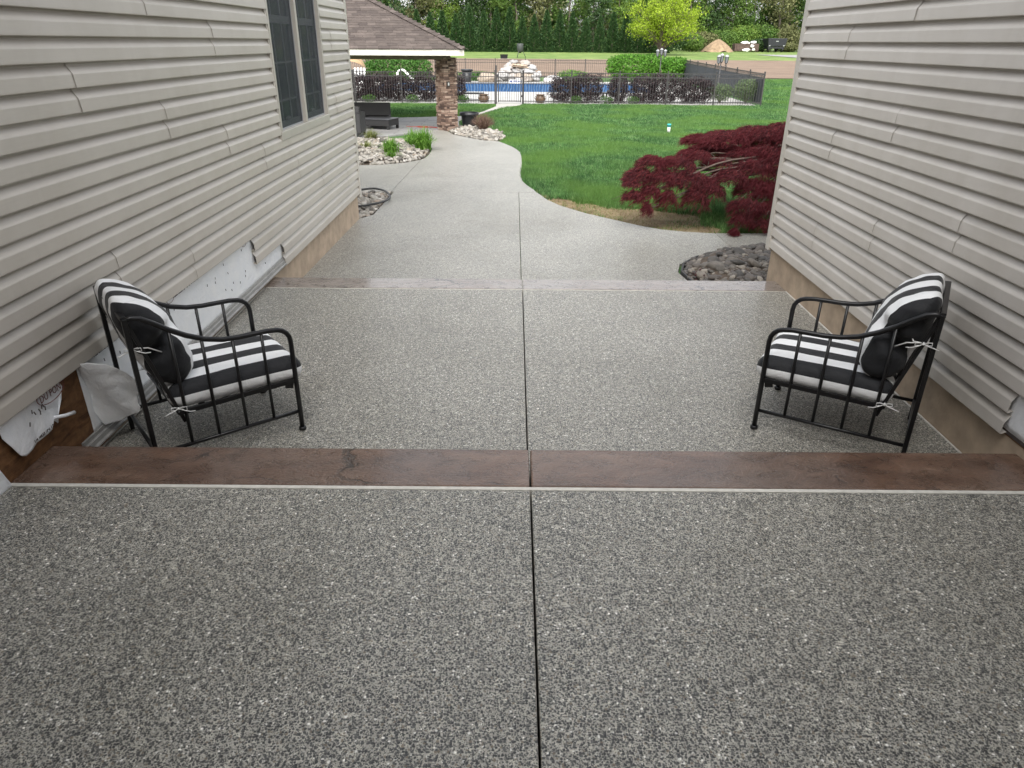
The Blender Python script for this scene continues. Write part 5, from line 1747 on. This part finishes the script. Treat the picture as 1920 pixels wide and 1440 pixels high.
# daybed canopy
dbd = thing('daybed', 'tan arched daybed canopy beyond the burgundy bushes', 'daybed', (-10.3, 48.0, T(48)))
M['canvas'] = plain('tan_canvas', (.40, .27, .15), .8, .12, 2)
vs, fs = [], []
nu, nv = 14, 6
for j in range(nv + 1):
    b = R(15 + 65 * j / nv)
    for i in range(nu + 1):
        a = pi * i / nu
        vs.append((-math.cos(a) * .98, .2 - math.cos(b) * .95 * math.sin(a) * .8, .85 + math.sin(a) * (.35 + .65 * math.sin(b))))
for j in range(nv):
    for i in range(nu):
        a = j * (nu + 1) + i
        fs.append((a, a + 1, a + nu + 2, a + nu + 1))
MB().add(vs, fs).build('canopy', M['canvas'], dbd, True)
for j in (0, 3, 6):
    MB().tube([vs[j * (nu + 1) + i] for i in range(nu + 1)], .018, 5).build('canopy_rib', plain('canopy_rib', (.3, .2, .12), .6), dbd, True)
MB().lathe([(.92, .0), (.98, .05), (.98, .75), (.9, .85)], 24).build('base', M['wicker'], dbd, True)
# lamp posts
M['lamp_glass'] = NT('lantern_glass').set((.16, .17, .175), .1)
M['lamp_white'] = plain('lantern_roof', (.3, .31, .31), .5, .06)
def lamp_post(x, y, h, offs, label):
    u = thing('lamp_post', label, 'lamp post', (x, y, T(y)), group='lantern posts by the pool')
    MB().lathe([(.09, 0), (.09, .06), (.04, .12), (.032, .3), (.028, h)], 12).build('post', M['fence'], u, True)
    for (ox, oz) in offs:
        if abs(ox) > .02:
            MB().tube([(0, 0, h - .3), (ox * .5, 0, h - .36), (ox, 0, h - .28), (ox, 0, h - .2)], .014, 6).build('bracket', M['fence'], u, True)
        l_ = MB().lathe([(.05, h - .2 + oz), (.07, h - .17 + oz), (.105, h + .1 + oz)], 6, (ox, 0, 0)).build('lantern', M['lamp_glass'], u)
        MB().lathe([(.118, h + .1 + oz), (.11, h + .125 + oz), (.07, h + .18 + oz), (.01, h + .21 + oz)], 10, (ox, 0, 0)).build('lantern_cap', M['lamp_white'], l_, True)
        for q6 in range(6):
            a6 = 2 * pi * q6 / 6
            MB().tube([(ox + .072 * math.cos(a6), .072 * math.sin(a6), h - .17 + oz), (ox + .108 * math.cos(a6), .108 * math.sin(a6), h + .1 + oz)], .009, 4).build('lantern_bar', M['fence'], l_)
        MB().lathe([(.02, h - .26 + oz), (.055, h - .2 + oz), (.06, h - .185 + oz)], 8, (ox, 0, 0)).build('lantern_base', M['fence'], l_, True)
lamp_post(10.55, 39.8, 1.86, [(-.12, 0), (.27, 0), (.02, .06)], 'lamp post with clustered lanterns in front of the screened fence')
lamp_post(9.75, 52.0, 1.86, [(-.25, 0), (.25, 0), (0, .08)], 'three lantern lamp post rising from the bright green hedge')

# ------------------------------------------------------------------ far field objects
fd = thing('game_feeder', 'grey drum feeder on tripod legs in the far grass', 'feeder', (.65, 102, T(102)))
M['drum'] = plain('grey_green_drum', (.045, .05, .048), .6, .15)
MB().lathe([(.12, .55), (.42, .85), (.42, 1.62), (.38, 1.68)], 18).build('drum', M['drum'], fd, True)
for a in (0, 2.1, 4.2):
    MB().tube([(math.cos(a) * .3, math.sin(a) * .3, .95), (math.cos(a) * .75, math.sin(a) * .75, 0)], .04, 6).build('leg', M['drum'], fd, True)
bb = thing('black_trough', 'low black trough in the grass left of the tripod feeder', 'trough', (-1.4, 98, T(98)))
MB().lathe([(.42, 0), (.48, .45), (.5, .5), (.44, .5), (.4, .1)], 4).build('tub', M['black_plastic'], bb)
MB().box(-.7, .7, -.55, .55, -.05, .02).build('base', M['flash'], bb)
M['chips'] = plain('wood_chips', (.24, .17, .105), .95, .35, 1.6, .9)
vs, fs = [], []
rm = 30
for j in range(9):
    for i in range(rm):
        a = 2 * pi * i / rm
        f = 1 - j / 8
        rr = f * (1 + .2 * pnoise((math.cos(a) * 1.5, math.sin(a) * 1.5, 2)))
        z = 2.1 * (1 - f ** 1.5) + .35 * pnoise((math.cos(a) * 2 * f, math.sin(a) * 2 * f, 7)) * f
        vs.append((rr * 3.0 * math.cos(a), rr * 2.2 * math.sin(a), max(-.1, z)))
for j in range(8):
    for i in range(rm):
        a, b = j * rm + i, j * rm + (i + 1) % rm
        fs.append((a, b, b + rm, a + rm))
md_ = MB().add(vs, fs).build('wood_chip_pile', M['chips'], smooth=True)
md_.location = (37.0, 143, T(143))
tag(md_, 'tan wood chip pile at the edge of the woods', 'pile')
cr = thing('old_tank_trailer', 'rusty brown open skip with white sacks beside the chip pile', 'skip', (42.6, 145, T(145)))
M['rust'] = plain('rusty_brown', (.075, .05, .04), .9, .35, 2)
MB().box(-2.2, 2.2, -1, 1, .15, 1.4).build('body', M['rust'], cr, bevel=.05)
for x in (-1.9, -.6, .7, 1.9): MB().box(x - .06, x + .06, -1.07, -1.001, .15, 1.42).build('rib', M['rust'], cr)
for i, (x, y, z, a) in enumerate(((-.2, -.2, 1.55, .8), (1.4, -.1, 1.6, .5), (.9, -1.12, 1.0, .32), (-.1, -1.3, .35, .65), (1.2, -1.2, .4, .25))):
    o = bpy.data.objects.new('white_sack', bl[i % 6].copy())
    o.data.materials.clear()
    o.data.materials.append(M['white_paint'])
    COL.objects.link(o)
    o.parent = cr
    o.location, o.scale = (x, y, z), (a, .3, .3)
dt = thing('dump_truck', 'black dump truck bed parked at the edge of the woods', 'truck', (48.3, 146, T(146)))
M['truck'] = plain('black_truck', (.014, .015, .02), .35, .2)
MB().add([(-1.6, -1.2, 1.0), (1.6, -1.2, 1.0), (1.8, -1.25, 2.3), (-1.7, -1.25, 2.3), (-1.6, 2.2, 1.0), (1.6, 2.2, 1.0), (1.8, 2.2, 2.3), (-1.7, 2.2, 2.3)], [(0, 1, 2, 3), (7, 6, 5, 4), (0, 4, 5, 1), (2, 6, 7, 3), (1, 5, 6, 2), (0, 3, 7, 4)]).build('dump_bed', M['truck'], dt, bevel=.05)
MB().box(-1.5, 1.5, -1.0, 3.8, .6, .95).build('chassis', M['truck'], dt)
MB().box(-1.9, -1.0, 2.25, 3.9, .95, 2.2).build('cab', M['truck'], dt, bevel=.1)
for x in (-1.25, 1.25):
    for y in (-.5, 2.8):
        w = MB().lathe([(.2, -.14), (.46, -.14), (.46, .14), (.2, .14)], 16)
        o = w.build('wheel', M['black_plastic'], dt, True)
        o.rotation_euler = (0, pi / 2, 0)
        o.location = (x, y, .46)
for x in (-1.3, 1.3): MB().box(x - .15, x + .15, -1.22, -1.16, 1.02, 1.16).build('tail_light', M['lamp_white'], dt)
MB().box(-.25, .2, -1.29, -1.265, 1.75, 1.9).build('badge', M['lamp_white'], dt)
tq = thing('tractor', 'dark machine half hidden at the garage corner in the far field', 'machine', (55.6, 146, T(146)))
MB().box(-1, 1.2, -.8, .8, .5, 1.3).build('body', M['truck'], tq, bevel=.08)
MB().box(-.2, .9, -.6, .6, 1.3, 2.0).build('cab', M['truck'], tq, bevel=.08)
for x in (-.8, .8):
    o = MB().lathe([(.2, -.15), (.5, -.15), (.5, .15), (.2, .15)], 16).build('wheel', M['black_plastic'], tq, True)
    o.rotation_euler = (pi / 2, 0, 0)
    o.location = (x, -.85, .5)

# ------------------------------------------------------------------ trees
def branch_tree(seed, H, spread, trunk_r, leaf_n, leaf, base_f=.2, clump=.09, nlimb=22, upright=.5):
    """returns trunk mesh, crown vertices"""
    r_ = np.random.default_rng(seed)
    mb = MB()
    lean = r_.normal(size=2) * H * .03
    tp = []
    for k in range(7):
        f = k / 6
        tp.append(Vector((lean[0] * f + r_.normal() * H * .006, lean[1] * f + r_.normal() * H * .006, H * .93 * f)))
    mb.tube(tp, [trunk_r * (1 - .86 * k / 6) for k in range(7)], 7)
    cl = []
    for i in range(nlimb):
        f = base_f + (1 - base_f) * (i + r_.random()) / nlimb
        s0 = Vector(tp[0]).lerp(tp[-1], f)
        a = r_.uniform(0, 2 * pi)
        env = math.sin(min(1, (f - base_f) / (1 - base_f) * .85 + .22) * pi) ** .7
        L = spread * env * r_.uniform(.6, 1.1)
        d = Vector((math.cos(a), math.sin(a), upright * r_.uniform(.3, 1.3)))
        e_ = s0 + d * L
        m_ = s0 + d * L * .5 + Vector((0, 0, L * .08))
        mb.tube([s0, m_, e_], [trunk_r * .32 * (1 - f * .6), trunk_r * .2 * (1 - f * .6), trunk_r * .06], 5)
        for _ in range(4):
            t = r_.uniform(.3, 1)
            p = s0.lerp(e_, t)
            q_ = p + Vector((r_.normal(), r_.normal(), r_.normal() * .6 + .2)) * L * .28
            mb.tube([p, q_], [trunk_r * .09, trunk_r * .03], 4)
            cl += [p, q_, q_.lerp(p, .4)]
        cl.append(e_)
    C = np.array([list(c) for c in cl])
    idx = r_.integers(0, len(C), leaf_n)
    w = np.abs(r_.normal(size=len(C))) + .3
    P = C[idx] + r_.normal(size=(leaf_n, 3)) * (H * clump * .5 * w[idx])[:, None] * np.array([1, 1, .65])
    P[:, 2] = np.maximum(P[:, 2], .2)
    V = leaf_quads(P, r_.uniform(.6, 1.35, leaf_n) * leaf, leaf * .7, r_)
    return mb.mesh('trunk', True), np_mesh('crown', V, 4)
M['wood_a'] = leaf_mat('woods_leaf_mid', [(0, (.05, .11, .022)), (.5, (.095, .18, .038)), (1, (.17, .27, .07))], .45, (.25, (.15, .23, .05)))
M['wood_b'] = leaf_mat('woods_leaf_bright', [(0, (.08, .16, .03)), (.5, (.15, .27, .05)), (1, (.25, .37, .09))], .5, (.25, (.24, .32, .06)))
M['wood_c'] = leaf_mat('woods_leaf_dark', [(0, (.028, .06, .02)), (.5, (.05, .10, .032)), (1, (.10, .16, .055))], .4)
M['wood_d'] = leaf_mat('woods_leaf_olive', [(0, (.09, .10, .04)), (.5, (.16, .175, .07)), (1, (.26, .26, .12))], .45)
M['wood_bark'] = plain('woods_bark', (.12, .10, .08), .9, .35, 3)
VAR = []
for i in range(6):
    VAR.append(branch_tree(300 + i, [15, 17, 13, 16, 14, 18][i], [3.6, 4.2, 3.4, 3.0, 4.0, 3.8][i], .24, [5200, 6500, 4600, 3600, 5600, 5600][i], .42, [.08, .12, .05, .2, .06, .1][i], .075, 26, .5))
WM = ['wood_a', 'wood_b', 'wood_c', 'wood_d']
rt_ = random.Random(44)
desc = {'wood_a': 'mid green', 'wood_b': 'bright green', 'wood_c': 'dark green', 'wood_d': 'olive'}
crown_cache = {}
def wood_tree(x, y, var, mk_, sc, lab=None, name='woodland_tree'):
    t = thing(name, lab or ('tall %s tree standing in the woods behind the evergreen row' % desc[mk_]), 'tree', (x, y, T(y) - .1), rt_.uniform(0, 6.28), 'trees of the far woods')
    tm, cm = VAR[var]
    key = (var, mk_)
    if key not in crown_cache:
        c2 = cm.copy()
        c2.materials.append(M[mk_])
        crown_cache[key] = c2
    if not tm.materials: tm.materials.append(M['wood_bark'])
    a = link_mesh('trunk', tm, None, t)
    b = link_mesh('crown', crown_cache[key], None, t)
    t.scale = (sc, sc, sc * rt_.uniform(.9, 1.1))
    return t
seq = ['wood_a', 'wood_d', 'wood_a', 'wood_c', 'wood_b', 'wood_a', 'wood_c', 'wood_d', 'wood_b', 'wood_c', 'wood_a']
x = -48.0
i = 0
while x < 76:
    wood_tree(x, 137 + rt_.uniform(-2.5, 4), rt_.randrange(6), seq[i % len(seq)], rt_.uniform(.8, 1.1)) if x < 26 else wood_tree(x, 158 + rt_.uniform(-2.5, 4), rt_.randrange(6), seq[i % len(seq)], rt_.uniform(.9, 1.2), 'tall tree in the woods behind the truck and scrub')
    x += rt_.uniform(3.6, 5.4)
    i += 1
x = -56.0
while x < 88:
    wood_tree(x, (150 if x < 28 else 168) + rt_.uniform(-4, 6), rt_.randrange(6), rt_.choice(['wood_c', 'wood_a', 'wood_c', 'wood_d']), rt_.uniform(.85, 1.15), 'dim tree deep in the far woods')
    x += rt_.uniform(4.4, 6.6)
x = -60.0
while x < 92:
    shrub('understory_bush', 'shaded understory bush in the far woods', 'bush', (x, (143 if x < 28 else 162) + rt_.uniform(-2, 2), T(143)), rt_.uniform(2.6, 3.4), 1.6, rt_.uniform(4.2, 6.6), 1900, .42, .3, M[rt_.choice(['wood_a', 'wood_c', 'wood_d', 'wood_a', 'wood_b'])], int(x * 3 + 1000), 'understory of the far woods', z0=.1)
    x += rt_.uniform(3.4, 4.6)
# evergreens
M['arbor'] = leaf_mat('arborvitae', [(0, (.018, .05, .018)), (.5, (.04, .092, .030)), (.9, (.075, .14, .045)), (1, (.13, .20, .07))], .3)
def conifer(seed, H, rad, n):
    r_ = np.random.default_rng(seed)
    f = r_.uniform(0, 1, n) ** 1.35
    a = r_.uniform(0, 2 * pi, n)
    lump = np.array([pnoise((math.cos(b) * 2 + seed, math.sin(b) * 2, c * 7)) for b, c in zip(a, f)])
    rr = rad * np.minimum(1, 1.25 * (1 - f)) ** .75 * (1 + .4 * lump) * np.sqrt(r_.uniform(.25, 1, n)) + .04
    P = np.stack([np.cos(a) * rr, np.sin(a) * rr, f * H * .98 + .05], 1)
    d = np.stack([np.cos(a), np.sin(a), np.full(n, .55)], 1)
    V = leaf_quads(P, r_.uniform(.2, .42, n), .13, r_, np.stack([np.cos(a), np.sin(a), np.zeros(n)], 1), d)
    tm = MB().tube([(0, 0, 0), (0, 0, H * .9)], [.11, .02], 6).mesh('trunk')
    tm.materials.append(M['wood_bark'])
    cm = np_mesh('crown', V, 4)
    cm.materials.append(M['arbor'])
    return tm, cm
CV = [conifer(500 + i, 5.9, 1.18, 4600) for i in range(5)]
x = -27.0
i = 0
while x < 24.5:
    ordn = ['first', 'second', 'third', 'fourth', 'fifth', 'sixth', 'seventh', 'eighth', 'ninth', 'tenth', 'eleventh', 'twelfth', 'thirteenth', 'fourteenth', 'fifteenth', 'sixteenth', 'seventeenth', 'eighteenth', 'nineteenth', 'twentieth', 'twenty-first', 'twenty-second', 'twenty-third', 'twenty-fourth', 'twenty-fifth', 'twenty-sixth', 'twenty-seventh', 'twenty-eighth'][i]
    t = thing('arborvitae', 'dark green arborvitae, %s in the far evergreen row counted from behind the pavilion roof' % ordn, 'tree', (x, 128.5 + rt_.uniform(-.4, .4), T(128.5) - .05), rt_.uniform(0, 6.28), 'evergreen row along the far field')
    tm, cm = CV[rt_.randrange(5)]
    link_mesh('trunk', tm, None, t)
    link_mesh('crown', cm, None, t)
    s = rt_.uniform(.86, 1.12)
    t.scale = (s * rt_.uniform(.9, 1.1), s * rt_.uniform(.9, 1.1), s)
    x += rt_.uniform(1.95, 2.35)
    i += 1
# scrub on the right, behind the pile and truck
RB = [(27.5, 138, 3.0, 3.6, 'wood_c'), (31.5, 141, 2.6, 3.0, 'wood_a'), (35.5, 148, 3.2, 3.4, 'wood_d'), (39.5, 150, 3.0, 3.8, 'wood_a'), (44, 152, 3.4, 4.6, 'wood_b'), (48.5, 153, 3.2, 4.8, 'wood_a'), (53, 152, 3.0, 4.4, 'wood_d'), (57.5, 151, 3.0, 4.0, 'wood_b'), (62, 152, 3.4, 4.2, 'wood_a'), (34, 146.5, 1.8, 1.8, 'wood_d'), (46, 149, 1.8, 2.2, 'wood_c'), (52, 148.5, 1.6, 1.5, 'wood_d')]
RL = ['dark bush right of the yellow tree', 'green bush left of the chip pile', 'olive bush behind the chip pile', 'green bush behind the skip', 'tall bright bush behind the skip and truck', 'green bush behind the dump truck', 'olive bush right of the dump truck', 'bright bush near the garage corner', 'green bush at the garage corner', 'low olive scrub left of the chip pile', 'low dark scrub between skip and truck', 'low olive scrub right of the dump truck']
for i, ((x, y, rx, h, mk_), lb) in enumerate(zip(RB, RL)):
    shrub('scrub_bush', lb, 'bush', (x, y, T(y)), rx, 1.8, h, 2400, .34, .24, M[mk_], 600 + i, 'scrub along the woods edge')
# yellow green spring tree
def yellow_tree():
    r_ = np.random.default_rng(71)
    t = thing('yellow_green_tree', 'round tree with fresh yellow green leaves over bare lower twigs', 'tree', (21.9, 117, T(117)))
    H, W = 7.4, 5.6
    mb = MB()
    tips = []
    for k in range(64):
        a = r_.uniform(0, 2 * pi)
        el = r_.uniform(.02, 1) ** .9
        tip = Vector((math.cos(a) * W * math.cos(el * pi / 2) ** .55 * r_.uniform(.8, 1), math.sin(a) * W * math.cos(el * pi / 2) ** .55 * r_.uniform(.8, 1), 1.9 + (H - 2.0) * math.sin(el * pi / 2) * r_.uniform(.85, 1.03)))
        base = Vector((r_.normal() * .15, r_.normal() * .15, .5 + r_.uniform(0, .8)))
        mid = base.lerp(tip, .45) + Vector((0, 0, .5))
        pth = smooth_path([base, mid, tip], 4)
        n = len(pth)
        mb.tube(pth, [.075 * (1 - .85 * i / n) for i in range(n)], 4)
        for _ in range(16):
            s0 = pth[r_.integers(2, n)]
            e_ = s0 + Vector((r_.normal() * .55, r_.normal() * .55, r_.normal() * .35 + .28))
            mb.tube([s0, e_], [.026, .010], 3)
            tips.append(e_)
        tips.append(tip)
    mb.tube([(0, 0, -.1), (.05, 0, .6), (0, 0, 1.2)], [.32, .24, .18], 8)
    mb.build('trunk', plain('yellow_tree_bark', (.13, .095, .085), .9, .2), t)
    C = np.array([list(p) for p in tips])
    hfac = np.clip((C[:, 2] - 1.2) / 2.6, 0.08, 1) ** 1.1
    hfac[np.hypot(C[:, 0], C[:, 1]) > W * .8] = np.maximum(hfac[np.hypot(C[:, 0], C[:, 1]) > W * .8], .35)
    pr_ = hfac / hfac.sum()
    n = 20000
    P = C[r_.choice(len(C), n, p=pr_)] + r_.normal(size=(n, 3)) * .26
    m_ = leaf_mat('yellow_spring_leaf', [(0, (.19, .28, .02)), (.5, (.30, .42, .03)), (1, (.45, .56, .07))], .45)
    link_mesh('crown', np_mesh('crown', leaf_quads(P, r_.uniform(.6, 1.3, n) * .25, .17, r_), 4), m_, t)
yellow_tree()
